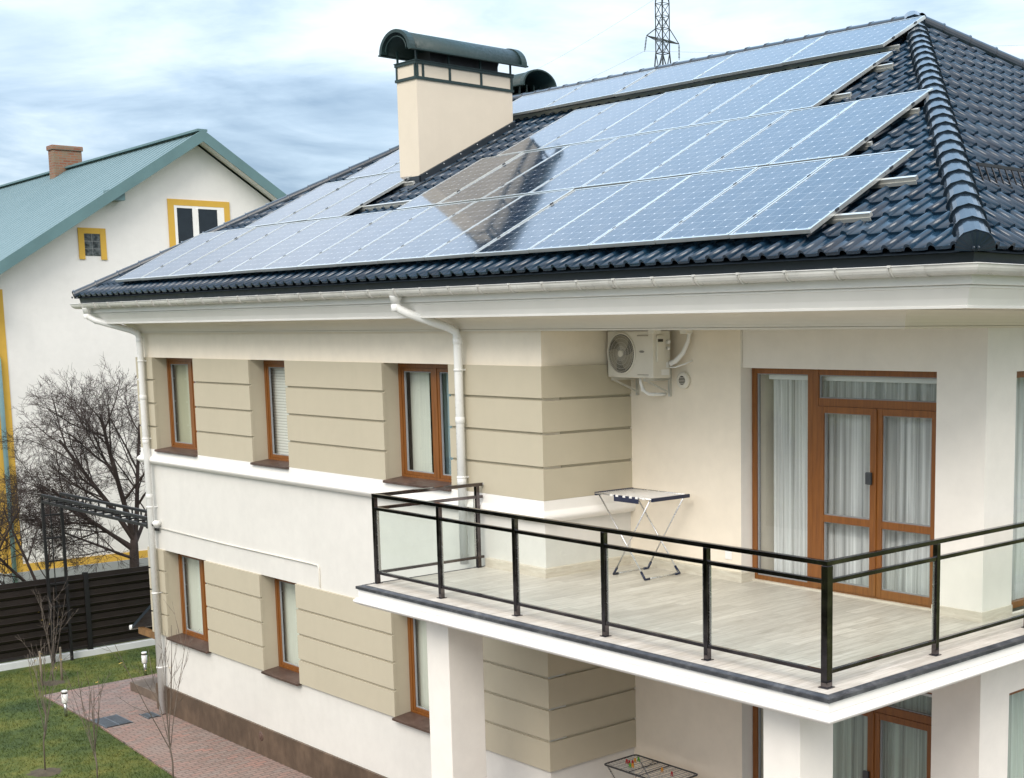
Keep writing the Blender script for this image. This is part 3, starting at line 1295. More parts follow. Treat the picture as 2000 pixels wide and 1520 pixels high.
def ridge_caps(a, b_, r, step, parent, end_cap=True, lift=0.03, wavy=True):
    a, b_ = V(a), V(b_)
    t = (b_ - a).normalized()
    side = t.cross(V((0, 0, 1))).normalized()
    up_ = side.cross(t).normalized()
    n = int((b_ - a).length / step)
    step = (b_ - a).length / n
    mb = MB()
    K = 12
    for i in range(n):
        s0 = a + t * (i * step - 0.02) + up_ * lift
        s1 = a + t * ((i + 1) * step + 0.05) + up_ * lift
        rings = []
        for (c, rad, wv) in ((s0 + t * 0.0, r * 1.08 - 0.030, 1), (s0, r * 1.09, 1), (s0 + t * 0.022, r * 1.085, 1), (s0 + t * 0.03, r * 1.0, 0), (s1, r * 0.91, 0)):
            ring = []
            for j in range(K + 1):
                an = R(-25 + 230 * j / K)
                f = 1.0
                if wavy and wv:
                    f = 1 + 0.035 * math.cos(an * 8)
                ring.append(c + (side * math.cos(an) * 1.05 + up_ * math.sin(an) * 0.86) * rad * f)
            rings.append(ring)
        vs = [p for q in rings for p in q]
        fs = []
        for q in range(len(rings) - 1):
            for j in range(K):
                fs.append((q * (K + 1) + j, q * (K + 1) + j + 1, (q + 1) * (K + 1) + j + 1, (q + 1) * (K + 1) + j))
        mb.add(vs, fs, False)
    mb_o = mb.build('ridge_cap', M['ridge'], parent)
    if end_cap:
        e = MB()
        c = a - t * 0.03 + up_ * (lift - 0.02)
        vs = [c - t * 0.03 - up_ * 0.02]
        K2 = 22
        for j in range(K2 + 1):
            an = R(-8 + 196 * j / K2)
            q = 1.14 if j % 2 == 0 else 1.09
            vs.append(c - t * (0.004 if j % 2 == 0 else 0.0) + (side * math.cos(an) * 1.05 + up_ * math.sin(an) * 0.9) * r * q)
        e.add(vs, [(0, j + 1, j + 2) for j in range(K2)])
        for sx in (-0.02, 0.02):
            e.lathe(tuple(c - t * 0.055 + side * sx + up_ * 0.02), [(0.004, -0.006), (0.017, -0.004), (0.017, 0.006), (0.004, 0.008)], 10, 'y')
        e.build('end_shell', M['ridge'], mb_o)
    return mb_o


ridge_caps(H1 + V((-0.03, 0.03, 0.0)), PK, 0.142, 0.335, roof)
ridge_caps(H0 + V((0.03, 0.03, 0.0)), LK, 0.115, 0.40, roof)
ridge_caps(B1, PK, 0.135, 0.42, roof, False, wavy=False)
ridge_caps(B0, LK, 0.115, 0.40, roof, False)
ridge_caps(LK, PK + V((0.12, 0, 0)), 0.12, 0.40, roof, False, lift=0.0)

# snow guard lattice on the side slope
nC = V((0, 1, 0)).cross(rc).normalized()
if nC.z < 0:
    nC = -nC
sg = MB()
ga, gb_ = V((17.50, 0.95, 7.70)), V((17.50, 6.5, 7.70))
hgt = nC * 0.02 + V((-0.10, 0, 0.19))
sg.bar(ga, gb_, 0.03, 0.03)
sg.bar(ga + hgt, gb_ + hgt, 0.03, 0.03)
for i in range(48):
    p = ga + (gb_ - ga) * (i / 47)
    sg.bar(p + V((0, 0.005, 0)), p + hgt + V((0, 0.005, 0)), 0.013, 0.013)
sg.build('snow_guard', M['black'], roof)

# -- chimneys
CX0, CX1, CY0, CY1 = 5.17, 5.74, 2.42, 4.35


def rz_(y):
    return EZ + TT * (y - EY)


def chimney(x0, x1, y0, y1, zt, zb, axis, rx, parent):
    b = MB()
    b.box(x0, x1, y0, y1, zb, zt + 0.235)
    ch = b.build('chimney', M['chimney'], parent, bevel=0.006)
    fr = MB()
    e = 0.022
    for z in (zt, zt + 0.24):
        fr.box(x0 - e, x1 + e, y0 - e, y0 + 0.0, z - 0.022, z + 0.022)
        fr.box(x0 - e, x1 + e, y1, y1 + e, z - 0.022, z + 0.022)
        fr.box(x0 - e, x0, y0, y1, z - 0.022, z + 0.022)
        fr.box(x1, x1 + e, y0, y1, z - 0.022, z + 0.022)
    n = 4
    ys = [y0 + 0.02 + (y1 - y0 - 0.04) * i / 3 for i in range(4)]
    for i, y in enumerate(ys + [y0 + 0.13]):
        for x in (x0, x1):
            s_ = -1 if x == x0 else 1
            fr.box(min(x, x + s_ * 0.016), max(x, x + s_ * 0.016), y - 0.019, y + 0.019, zt + 0.0225, zt + 0.2175)
    for y in (y0, y1):
        s_ = -1 if y == y0 else 1
        for x in (x0 + 0.02, x1 - 0.02):
            fr.box(x - 0.019, x + 0.019, min(y, y + s_ * 0.016), max(y, y + s_ * 0.016), zt + 0.0225, zt + 0.2175)
    fr.build('metal_band', M['dark_metal'], ch)
    # posts
    ztop = zt + 0.42
    po = None
    for y in ys:
        for x in (x0 + 0.015, x1 - 0.015):
            p = MB()
            p.box(x - 0.014, x + 0.014, y - 0.014, y + 0.014, zt + 0.262, ztop + 0.06)
            p.build('cap_post', M['dark_metal'], ch)
    lid = MB()
    lid.box(x0 - 0.03, x1 + 0.03, y0 - 0.03, y1 + 0.03, zt + 0.2645, zt + 0.28)
    lid.build('top_plate', M['dark_metal'], ch)
    # smoke gap box inside
    fl = MB()
    fl.box(x0 + 0.10, x1 - 0.10, y0 + 0.35, y1 - 0.22, zt + 0.2805, ztop + 0.05)
    fl.build('flue', M['black'], ch)
    # barrel cap
    cap = MB()
    K = 18
    if axis == 'y':
        c0, c1, mid, rad = y0 - 0.20, y1 + 0.20, (x0 + x1) / 2, rx
    else:
        c0, c1, mid, rad = x0 - 0.28, x1 + 0.30, (y0 + y1) / 2, rx
    rz = rad * 0.76

    def pt(c, an, k, dz=0):
        a_, z_ = mid + math.cos(an) * rad * k, ztop + math.sin(an) * rz * k + dz
        return (a_, c, z_) if axis == 'y' else (c, a_, z_)
    vs, fs = [], []
    for c in (c0, c1):
        for k in (1.0, 0.965):
            for j in range(K + 1):
                vs.append(pt(c, PI * j / K, k))
    o_ = K + 1
    for j in range(K):
        fs += [(j, j + 1, 2 * o_ + j + 1, 2 * o_ + j), (o_ + j, o_ + j + 1, 3 * o_ + j + 1, 3 * o_ + j),
               (j, j + 1, o_ + j + 1, o_ + j), (2 * o_ + j, 2 * o_ + j + 1, 3 * o_ + j + 1, 3 * o_ + j)]
    cap.add(vs, fs, True)
    # raised hoops at both ends and side flanges
    for (ca, cb) in ((c0 - 0.012, c0 + 0.10), (c1 - 0.10, c1 + 0.012)):
        vs, fs = [], []
        for c in (ca, cb):
            for k in (1.06, 0.90) if ca < c0 else (1.06, 0.97):
                for j in range(K + 1):
                    vs.append(pt(c, PI * j / K, k))
        for j in range(K):
            fs += [(j, j + 1, 2 * o_ + j + 1, 2 * o_ + j), (o_ + j, o_ + j + 1, 3 * o_ + j + 1, 3 * o_ + j),
                   (j, j + 1, o_ + j + 1, o_ + j), (2 * o_ + j, 2 * o_ + j + 1, 3 * o_ + j + 1, 3 * o_ + j)]
        cap.add(vs, fs, False)
    for sgn in (-1, 1):
        p, q = pt(c0 - 0.01, 0 if sgn > 0 else PI, 1.05, -0.012), pt(c1 + 0.01, 0 if sgn > 0 else PI, 1.05, -0.012)
        cap.bar(p, q, 0.08, 0.022)
    inner = [pt(c0 + 0.02, PI * j / K, 0.72) for j in range(K + 1)]
    cap.tube(inner, 0.012, 6)
    co_ = cap.build('barrel_cap', M['dark_metal'], ch)
    return ch


ch1 = chimney(CX0, CX1, CY0, CY1, 10.41, 8.0, 'y', 0.42, house)
fl = MB()
e = 0.035
for (ya, yb) in ((CY0 - 0.02, CY1 + 0.02),):
    za, zb_ = rz_(ya), rz_(yb)
    for (x, xx) in ((CX1 + 0.002, CX1 + e), (CX0 - e, CX0 - 0.002)):
        vs = [(x, ya, za - 0.1), (x, yb, zb_ - 0.1), (x, yb, zb_ + 0.16), (x, ya, za + 0.16), (xx, ya, za - 0.1), (xx, yb, zb_ - 0.1), (xx, yb, zb_ + 0.15), (xx, ya, za + 0.15)]
        fl.add(vs, [(0, 1, 2, 3), (7, 6, 5, 4), (0, 4, 5, 1), (1, 5, 6, 2), (2, 6, 7, 3), (3, 7, 4, 0)])
        # apron lying on the tiles
        x2, x3 = (xx, xx + 0.20) if x > CX1 else (x - 0.20 - e, x - e)
        vs = [(x2, ya, za + 0.045), (x3, ya, za + 0.05), (x3, yb, zb_ + 0.05), (x2, yb, zb_ + 0.045)]
        fl.add(vs + [(p[0], p[1], p[2] - 0.02) for p in vs], [(0, 1, 2, 3), (7, 6, 5, 4), (0, 4, 5, 1), (1, 5, 6, 2), (2, 6, 7, 3), (3, 7, 4, 0)])
fl.box(CX0 - e, CX1 + e, CY0 - 0.04, CY0 - 0.003, rz_(CY0) - 0.15, rz_(CY0) + 0.14)
ya, za = CY0 - 0.03, rz_(CY0 - 0.03)
vs = [(CX0 - 0.2, ya - 0.30, za + 0.055 - 0.30 * TT), (CX1 + 0.2, ya - 0.30, za + 0.055 - 0.30 * TT), (CX1 + 0.2, ya, za + 0.055), (CX0 - 0.2, ya, za + 0.055)]
fl.add(vs + [(p[0], p[1], p[2] - 0.02) for p in vs], [(0, 1, 2, 3), (7, 6, 5, 4), (0, 4, 5, 1), (1, 5, 6, 2), (2, 6, 7, 3), (3, 7, 4, 0)])
fl.build('flashing', M['fascia'], ch1)
sc_ = MB()
for i in range(6):
    y = CY0 + 0.12 + i * 0.34
    sc_.lathe((CX1 + e + 0.002, y, rz_(y) + 0.12), [(0.001, 0.006), (0.010, 0.005), (0.011, 0.0)], 8, 'x')
sc_.build('flashing_screw', M['silver'], ch1)
# second chimney, turned a quarter, on the far slope
chimney(0.75, 2.90, 6.70, 7.27, 10.70, 8.8, 'x', 0.40, house)


# -- windows
def frame_rect(mb, x0, x1, z0, z1, y0, y1, t):
    mb.box(x0, x0 + t, y0, y1, z0, z1)
    mb.box(x1 - t, x1, y0, y1, z0, z1)
    mb.box(x0 + t, x1 - t, y0 + 0.0015, y1, z1 - t, z1)
    mb.box(x0 + t, x1 - t, y0 + 0.0015, y1, z0, z0 + t)


def window(x0, x1, z0, z1, mull, fills, sill_z):
    f = MB()
    yf = 0.268
    frame_rect(f, x0 + 0.002, x1 - 0.002, z0, z1 - 0.003, yf, 0.335, 0.065)
    cells = [(x0 + 0.065, x1 - 0.065)]
    if mull:
        xm = x0 + (x1 - x0) * mull
        f.box(xm - 0.05, xm + 0.05, yf + 0.002, 0.335, z0 + 0.066, z1 - 0.068)
        cells = [(x0 + 0.066, xm - 0.051), (xm + 0.051, x1 - 0.066)]
    fo = f.build('window', M['frame_wood'], house, bevel=0.004)
    for (a, b_), fill in zip(cells, fills):
        s_ = MB()
        frame_rect(s_, a + 0.001, b_ - 0.001, z0 + 0.067, z1 - 0.07, yf + 0.012, 0.325, 0.05)
        s_.build('sash', M['frame_wood'], fo, bevel=0.004)
        r_ = MB()
        frame_rect(r_, a + 0.052, b_ - 0.052, z0 + 0.118, z1 - 0.121, yf + 0.024, 0.318, 0.012)
        r_.build('glazing_bead', M['bead'], fo)
        p = MB()
        p.quad((a + 0.05, 0.31, z0 + 0.116), (b_ - 0.05, 0.31, z0 + 0.116), (b_ - 0.05, 0.31, z1 - 0.119), (a + 0.05, 0.31, z1 - 0.119))
        p.build('pane', M['window_glass'], fo)
        if fill == 'half':
            q = MB()
            q.quad((a, 0.42, z0), (a + (b_ - a) * 0.62, 0.42, z0), (a + (b_ - a) * 0.62, 0.42, z1), (a, 0.42, z1))
            q.build('blind', M['blind'], fo)
        elif fill:
            curtain(a - 0.05, b_ + 0.05, 0.40, z0, z1, M[fill], fo, 'curtain' if fill == 'curtain_blue' else 'blind', flat=fill != 'curtain_blue')
    s_ = MB()
    s_.add([(x0 - 0.0, 0.262, sill_z + 0.035), (x1 + 0.0, 0.262, sill_z + 0.035), (x1 + 0.0, -0.05, sill_z), (x0 - 0.0, -0.05, sill_z),
            (x0 - 0.0, 0.262, sill_z - 0.02), (x1 + 0.0, 0.262, sill_z - 0.02), (x1 + 0.0, -0.05, sill_z - 0.035), (x0 - 0.0, -0.05, sill_z - 0.035)],
           [(0, 1, 2, 3), (7, 6, 5, 4), (0, 4, 5, 1), (1, 5, 6, 2), (2, 6, 7, 3), (3, 7, 4, 0)])
    s_.build('sill', M['sill'], fo, bevel=0.004)
    return fo


def curtain(x0, x1, y, z0, z1, mat, parent, name='curtain', flat=False, seed=1, axis='x', pitch=0.12, amp=0.028):
    b = MB()
    if flat:
        if axis == 'x':
            b.quad((x0, y, z0), (x1, y, z0), (x1, y, z1), (x0, y, z1))
        else:
            b.quad((y, x0, z0), (y, x1, z0), (y, x1, z1), (y, x0, z1))
        return b.build(name, mat, parent)
    r_ = random.Random(seed)
    n = max(12, int((x1 - x0) / 0.012))
    ph = 0.0
    top, bot = [], []
    for i in range(n + 1):
        x = x0 + (x1 - x0) * i / n
        ph += 2 * PI * (x1 - x0) / n / (pitch * (1 + 0.55 * math.sin(i * 0.13 + seed) + 0.3 * math.sin(i * 0.041 + 2 * seed)) + 0.02)
        d = math.sin(ph) * amp * (0.7 + 0.5 * math.sin(i * 0.07 + seed))
        if axis == 'x':
            top.append((x, y + d * 0.8, z1))
            bot.append((x + 0.008 * math.sin(i * 0.2), y + d * 1.15, z0))
        else:
            top.append((y + d * 0.8, x, z1))
            bot.append((y + d * 1.15, x, z0))
    b.add(bot + top, [(i, i + 1, n + 2 + i, n + 1 + i) for i in range(n)], True)
    return b.build(name, mat, parent, normals=False)


window(*W1, ZB, ZT, 0.57, ('blind_olive', 'blind'), ZB)
window(*W2, ZB, ZT, None, ('slats',), ZB)
window(*W3, ZB, ZT, 0.55, ('half', 'curtain_blue'), ZB)
window(*W1, ZB2, ZT2, 0.57, ('blind', 'blind'), ZB2)
window(*W2, ZB2, ZT2, None, ('blind',), ZB2)
window(*W3, ZB2, ZT2, 0.60, ('blind', 'blind'), ZB2)


# -- balcony doors: fixed side light, transom light, two leaves
def balcony_door(zf, zt, mat, seed):
    y0, y1 = 1.660, 1.735
    x0, x1 = XD, 16.592
    dz_ = zf - ZF
    f = MB()
    xm0, xm1 = 14.685, 14.845
    zt_ = zt - 0.004
    f.box(x0, x0 + 0.075, y0, y1, zf, zt_)
    f.box(xm0, xm1, y0 - 0.004, y1, zf, zt_)
    f.box(x1 - 0.075, x1, y0, y1, zf, zt_)
    f.box(x0 + 0.075, xm0, y0 + 0.002, y1, zt_ - 0.065, zt_)
    f.box(xm1, x1 - 0.075, y0 + 0.002, y1, zt_ - 0.065, zt_)
    f.box(x0 + 0.075, xm0, y0 + 0.002, y1, zf, zf + 0.085)
    f.box(xm1, x1 - 0.075, y0 + 0.002, y1, zf, zf + 0.05)
    f.box(xm1, x1 - 0.075, y0 + 0.002, y1, 5.475 + dz_, 5.565 + dz_)
    f.box(xm0 + 0.075, xm0 + 0.080, y0 - 0.006, y0 - 0.0045, zf, zt_)
    d = f.build('balcony_door', M['frame_wood'], house, bevel=0.005)
    for (a, b_) in ((xm1 + 0.002, 15.685), (15.690, x1 - 0.077)):
        lf = MB()
        t = 0.082
        za, zb_ = zf + 0.052, 5.473 + dz_
        yy = y0 - 0.010
        lf.box(a, a + t, yy, y1 - 0.01, za, zb_)
        lf.box(b_ - t, b_, yy, y1 - 0.01, za, zb_)
        lf.box(a + t, b_ - t, yy + 0.0015, y1 - 0.01, zb_ - 0.075, zb_)
        lf.box(a + t, b_ - t, yy + 0.0015, y1 - 0.01, za, za + 0.09)
        lf.box(a + t, b_ - t, yy + 0.0015, y1 - 0.01, 4.134 + dz_, 4.217 + dz_)
        lf.build('door_leaf', M['frame_wood'], d, bevel=0.005)
        for (p, q) in ((za + 0.09, 4.134 + dz_), (4.217 + dz_, zb_ - 0.075)):
            bd = MB()
            frame_rect(bd, a + t, b_ - t, p, q, yy + 0.022, y1 - 0.02, 0.009)
            bd.build('glazing_bead', M['bead'], d)
            g_ = MB()
            g_.quad((a + t, y0 + 0.03, p), (b_ - t, y0 + 0.03, p), (b_ - t, y0 + 0.03, q), (a + t, y0 + 0.03, q))
            g_.build('pane', M['window_glass'], d)
    for (a, b_, p, q) in ((x0 + 0.075, xm0, zf + 0.085, zt_ - 0.065), (xm1, x1 - 0.075, 5.565 + dz_, zt_ - 0.065)):
        bd = MB()
        frame_rect(bd, a, b_, p, q, y0 + 0.02, y1 - 0.02, 0.013)
        bd.build('glazing_bead', M['bead'], d)
        g_ = MB()
        g_.quad((a, y0 + 0.035, p), (b_, y0 + 0.035, p), (b_, y0 + 0.035, q), (a, y0 + 0.035, q))
        g_.build('pane', M['window_glass'], d)
    st = MB()
    st.box(15.672, 15.704, y0 - 0.026, y0 - 0.011, zf + 0.06, 5.46 + dz_)
    st.build('astragal', M['frame_wood'], d, bevel=0.004)
    h = MB()
    h.box(15.565, 15.645, y0 - 0.050, y0 - 0.012, 4.62 + dz_, 4.76 + dz_)
    h.build('handle', M['dark_tube'], d, bevel=0.012)
    # what hangs behind the glass
    curtain(13.99, 14.82, 1.83, zf + 0.02, zt + 0.02, mat, d, seed=seed, pitch=0.13, amp=0.042)
    curtain(14.78, 16.72, 1.84, zf + 0.02, zt + 0.02, mat, d, seed=seed + 2, pitch=0.15, amp=0.045)
    tr = MB()
    tr.box(13.97, 16.72, 1.775, 1.785, zt - 0.14, zt - 0.08)
    tr.build('curtain_track', M['plastic_white'], d)
    return d


balcony_door(ZF - 0.01, DT_U, M['curtain'], 1)
balcony_door(ZLF - 0.005, DT_L, M['curtain_green_reflect'], 5)
b = MB()
for z in (ZLF, ZF):
    b.quad((XB + 0.05, 1.76, z), (XB + 0.05, 3.6, z), (XB + 0.05, 3.6, z + 2.7), (XB + 0.05, 1.76, z + 2.7))
b.build('wall', M['cream'], house)
# side facade windows
for (za, zb_, cm) in ((ZF + 0.02, DT_U, 'curtain'), (ZLF + 0.02, DT_L, 'curtain_green_reflect'), (ZF + 0.9, DT_U, 'curtain'), (ZLF + 0.9, DT_L, 'curtain_green_reflect')):
    y0_, y1_ = (CW if za - math.floor(za) > -1 and za in (ZF + 0.02, ZLF + 0.02) else (6.2, 8.4))
    f = MB()
    xa, xb_ = XC - 0.155, XC - 0.09
    t = 0.07
    f.box(xa, xb_, y0_ + 0.002, y0_ + t, za, zb_ - 0.003)
    f.box(xa, xb_, y1_ - t, y1_ - 0.002, za, zb_ - 0.003)
    f.box(xa, xb_ - 0.002, y0_ + t, y1_ - t, zb_ - t - 0.003, zb_ - 0.003)
    f.box(xa, xb_ - 0.002, y0_ + t, y1_ - t, za, za + t)
    f.box(xa, xb_ - 0.001, (y0_ + y1_) / 2 - 0.06, (y0_ + y1_) / 2 + 0.06, za + t, zb_ - t - 0.003)
    fo = f.build('window', M['frame_wood'], house, bevel=0.004)
    for (p, q) in ((y0_ + t, (y0_ + y1_) / 2 - 0.06), ((y0_ + y1_) / 2 + 0.06, y1_ - t)):
        g_ = MB()
        g_.quad((xa + 0.03, p, za + t), (xa + 0.03, q, za + t), (xa + 0.03, q, zb_ - t), (xa + 0.03, p, zb_ - t))
        g_.build('pane', M['window_glass'], fo)
    curtain(y0_ - 0.05, y1_ + 0.05, xa - 0.18, za, zb_, M[cm], fo, seed=9, axis='y')

# skirting tiles round the balcony floor
b = MB()
b.sweep([(10.60, YP), (XA - 0.04, YP), (XA - 0.04, D1), (XB, D1), (XB, 1.655)], [(-0.01, ZF + 0.115), (0.052, ZF + 0.115), (0.055, ZF + 0.112), (0.055, ZF - 0.02)])
b.sweep([(16.595, 1.655), (16.595, YH), (XC, YH), (XC, CW[0])], [(-0.01, ZF + 0.105), (0.013, ZF + 0.105), (0.015, ZF + 0.102), (0.015, ZF - 0.02)])
b.build('skirting', M['skirt'], house)
b = MB()
b.box(XB + 0.004, 16.594, 1.615, 1.6595, ZF - 0.02, ZF + 0.022)
b.build('threshold', M['skirt'], house)

# -- balcony slab with moulded edge
SX0, SX1, SY = 10.51, 17.905, -1.845
b = MB()
b.add([(SX0 + 0.06, SY + 0.06, ZF), (SX1 - 0.06, SY + 0.06, ZF), (SX1 - 0.06, 8.0, ZF), (XC - 0.05, 8.0, ZF), (XC - 0.05, YH + 0.1, ZF), (16.60, YH + 0.1, ZF), (16.60, 1.70, ZF), (XB - 0.0, 1.70, ZF),
       (XB, D1 + 0.02, ZF), (XA - 0.02, D1 + 0.02, ZF), (XA - 0.02, YP + 0.02, ZF), (SX0 + 0.06, YP + 0.02, ZF)], [tuple(range(12))])
slab = b.build('balcony_floor', M['deck'], house)
EDGE = [(SX0, YP), (SX0, SY), (SX1, SY), (SX1, 8.0)]
b = MB()
rnd_m = [(0.005 + 0.0 + 0.055 * math.cos(PI * t / 8 - PI / 2) - 0.01, 3.150 - 0.094 * t / 8) for t in range(9)]
b.sweep(EDGE, [(-0.02, 3.272), (0.0, 3.272), (0.0, 3.165), (-0.008, 3.157), (-0.008, 3.150)] + rnd_m + [(-0.06, 3.056), (-0.5, 3.058)])
b.build('slab_moulding', M['moulding'], house)
b = MB()
b.quad((SX0 + 0.1, SY + 0.1, 3.07), (SX1 - 0.1, SY + 0.1, 3.07), (SX1 - 0.1, 8.0, 3.07), (SX0 + 0.1, 8.0, 3.07))
b.build('ceiling', M['cream'], house)
b = MB()
b.sweep(EDGE, [(-0.062, ZF + 0.002), (-0.052, ZF + 0.007), (-0.04, ZF + 0.006), (-0.012, 3.282), (0.012, 3.281), (0.022, 3.284), (0.022, 3.252), (0.004, 3.250), (0.003, 3.2725)])
b.build('edge_flashing', M['drip'], house)

# columns under the slab
for (x0, x1, y0, y1) in ((11.43, 11.88, -1.5, -1.01), (16.85, 17.29, -1.5, -1.03)):
    b = MB()
    b.box(x0, x1, y0, y1, ZLF - 0.02, 3.071)
    b.build('column', M['white'], house, bevel=0.008)

# -- railing
RYF, RX0, RX1 = -1.609, 10.575, 17.685
rt = MB()
z1, z2, z3 = ZF + 1.085, ZF + 0.925, ZF + 0.135
RL = [(RX0, -0.02), (RX0, RYF), (RX1, RYF), (RX1, 7.9)]


def hrail(mb, z, w_, h_):
    for (p, q) in zip(RL[:-1], RL[1:]):
        d = (V(q) - V(p)).normalized()
        e0 = 0.0 if p == RL[0] else -w_ / 2 + (0.0 if abs(d.x) > 0.5 else w_)
        e1 = 0.0 if q == RL[-1] else (w_ / 2 if abs(d.x) > 0.5 else -w_ / 2)
        a = (p[0] + d.x * e0, p[1] + d.y * e0, z)
        c = (q[0] + d.x * e1, q[1] + d.y * e1, z)
        mb.bar(a, c, w_, h_)


hrail(rt, z1, 0.052, 0.042)
rail = rt.build('balcony_railing', M['rail'], house, bevel=0.003)
rm = MB()
hrail(rm, z2, 0.04, 0.038)
rm.build('middle_rail', M['rail'], rail, bevel=0.003)
rm = MB()
hrail(rm, z3, 0.04, 0.034)
rm.build('bottom_rail', M['rail'], rail, bevel=0.003)
posts = [(RX0, -0.10), (RX0, RYF), (11.938, RYF), (13.357, RYF), (14.808, RYF), (16.249, RYF), (RX1, RYF), (RX1, -0.011), (RX1, 1.6), (RX1, 3.2), (RX1, 4.8), (RX1, 6.4), (RX1, 7.88)]
for i, (x, y) in enumerate(posts):
    hw = 0.036 if (x, y) == (RX1, RYF) else 0.026
    p = MB()
    p.box(x - hw, x + hw, y - hw, y + hw, ZF + 0.004, z1 - 0.0215)
    p.box(x - hw - 0.018, x + hw + 0.018, y - hw - 0.018, y + hw + 0.018, ZF + 0.001, ZF + 0.009)
    p.build('post', M['rail'], rail, bevel=0.003)
    # clamp strip that holds the glass, bright steel
    if i + 1 < len(posts):
        q = posts[i + 1]
        d = (V(q) - V((x, y))).normalized()
        gl = MB()
        a = (x + d.x * 0.045, y + d.y * 0.045)
        c = (q[0] - d.x * 0.045, q[1] - d.y * 0.045)
        gl.quad((a[0], a[1], z3 + 0.019), (c[0], c[1], z3 + 0.019), (c[0], c[1], z2 - 0.020), (a[0], a[1], z2 - 0.020))
        gl.build('glass_pane', M['rail_glass'], rail)
        for (px, py, s_) in ((x, y, 1), (q[0], q[1], -1)):
            cl = MB()
            cl.bar((px + d.x * 0.042 * s_, py + d.y * 0.042 * s_, z3 + 0.02), (px + d.x * 0.042 * s_, py + d.y * 0.042 * s_, z2 - 0.021), 0.012, 0.022, up=(d.x, d.y, 0))
            cl.build('glass_clamp', M['steel_pole'], rail)
wb = MB()
wb.lathe((RX0, 0.0, z1), [(0.02, -0.03), (0.022, 0.0), (0.03, 0.02), (0.03, 0.04)], 12, 'y')
wb.build('wall_bracket', M['steel_pole'], rail)

# -- downpipes
for (xo, xw, zb_) in ((-0.25, 0.44, GZ + 0.02), (9.80, 10.24, ZF + 0.004)):
    p = MB()
    r_ = 0.056
    yw = -0.09
    pts = [(xo, -gc, 6.80), (xo, -gc, 6.70), (xo + 0.02, -gc + 0.02, 6.64), (xo + 0.10, -gc + 0.10, 6.58), (xo + (xw - xo) * 0.85, yw - 0.10, 6.40), (xo + (xw - xo) * 0.97, yw - 0.015, 6.34), (xw, yw, 6.25), (xw, yw, 6.0)]
    if zb_ > 0:
        pts += [(xw, yw, zb_)]
    else:
        pts += [(xw, yw, zb_)]
    p.tube(pts, r_, 14)
    p.lathe((xo, -gc, 0), [(r_ + 0.004, 6.70), (0.078, 6.79), (0.082, 6.80)], 14)
    for z in (6.70, 6.22, 5.2, 4.4, 3.4):
        if z > zb_ + 0.5:
            p.lathe((xw, yw, z) if z < 6.3 else (xo, -gc, z - 0.05), [(r_ + 0.001, -0.04), (r_ + 0.006, -0.035), (r_ + 0.006, 0.035), (r_ + 0.001, 0.04)], 14)
    pipe = p.build('downpipe', M['pipe'], house)
    for z in (5.85, 4.45, 3.2, 1.6, 0.2):
        if z > zb_ + 0.4:
            c_ = MB()
            c_.lathe((xw, yw, z), [(r_ + 0.001, -0.016), (r_ + 0.008, -0.014), (r_ + 0.008, 0.014), (r_ + 0.001, 0.016)], 14)
            c_.box(xw + 0.01, xw + 0.03, yw + 0.05, YP, z - 0.01, z + 0.01)
            c_.build('pipe_clip', M['pipe'], pipe)

# -- entrance step and lean-to canopy at the far end of the long facade
b = MB()
b.box(-1.72, 0.019, 0.20, 3.4, GZ + 0.003, GZ + 0.17)
b.build('entrance_step', M['step'], house, bevel=0.006)
b = MB()
vs = [(-1.10, 0.06, 0.66), (0.0, 0.06, 1.31), (0.0, 2.6, 1.31), (-1.10, 2.6, 0.66)]
b.add(vs + [(p[0], p[1], p[2] + 0.07) for p in vs], [(3, 2, 1, 0), (4, 5, 6, 7), (0, 1, 5, 4), (1, 2, 6, 5), (2, 3, 7, 6), (3, 0, 4, 7)])
cn = b.build('side_canopy', M['fascia'], house)
b = MB()
b.tube([(-1.14, 0.04, 0.69), (-1.14, 2.6, 0.69)], 0.045, 10)
b.build('canopy_gutter', M['plastic_white'], cn)
b = MB()
b.box(-0.90, 0.018, 0.10, 0.20, 0.60, 0.72)
b.build('beam', M['beam_wood'], cn)

# ------------------------------------------------------------------ solar panels
ORD = ['first', 'second', 'third', 'fourth', 'fifth', 'sixth', 'seventh', 'eighth', 'ninth', 'tenth', 'eleventh', 'twelfth', 'thirteenth', 'fourteenth', 'fifteenth', 'sixteenth']
SLOPE = math.atan(TT)


def make_panel(wd, ln, cu, cv):
    root = bpy.data.objects.new('solar_panel', None)
    root.empty_display_size = 0.2
    COL.objects.link(root)
    f = MB()
    t, h = 0.024, 0.042
    f.box(0, t, 0, ln, -h, 0)
    f.box(wd - t, wd, 0, ln, -h, 0)
    f.box(t, wd - t, 0, t, -h, -0.0006)
    f.box(t, wd - t, ln - t, ln, -h, -0.0006)
    f.box(t, wd - t, t, ln - t, -h + 0.01, -h + 0.014)
    f.build('frame', M['alu'], root)
    g_ = MB()
    mg = 0.14
    g_.quad((t, t, -0.004), (wd - t, t, -0.004), (wd - t, ln - t, -0.004), (t, ln - t, -0.004),
            uv=[(-mg, -mg), (cu + mg, -mg), (cu + mg, cv + mg), (-mg, cv + mg)])
    g_.build('glass', M['cells'], root)
    for q in (0.24, 0.76):
        c_ = MB()
        c_.box(wd + 0.0008, wd + 0.0125, ln * q - 0.025, ln * q + 0.025, -0.02, 0.006)
        c_.build('clamp', M['dark_tube'], root)
    return root


first = {}
OFF = 0.17


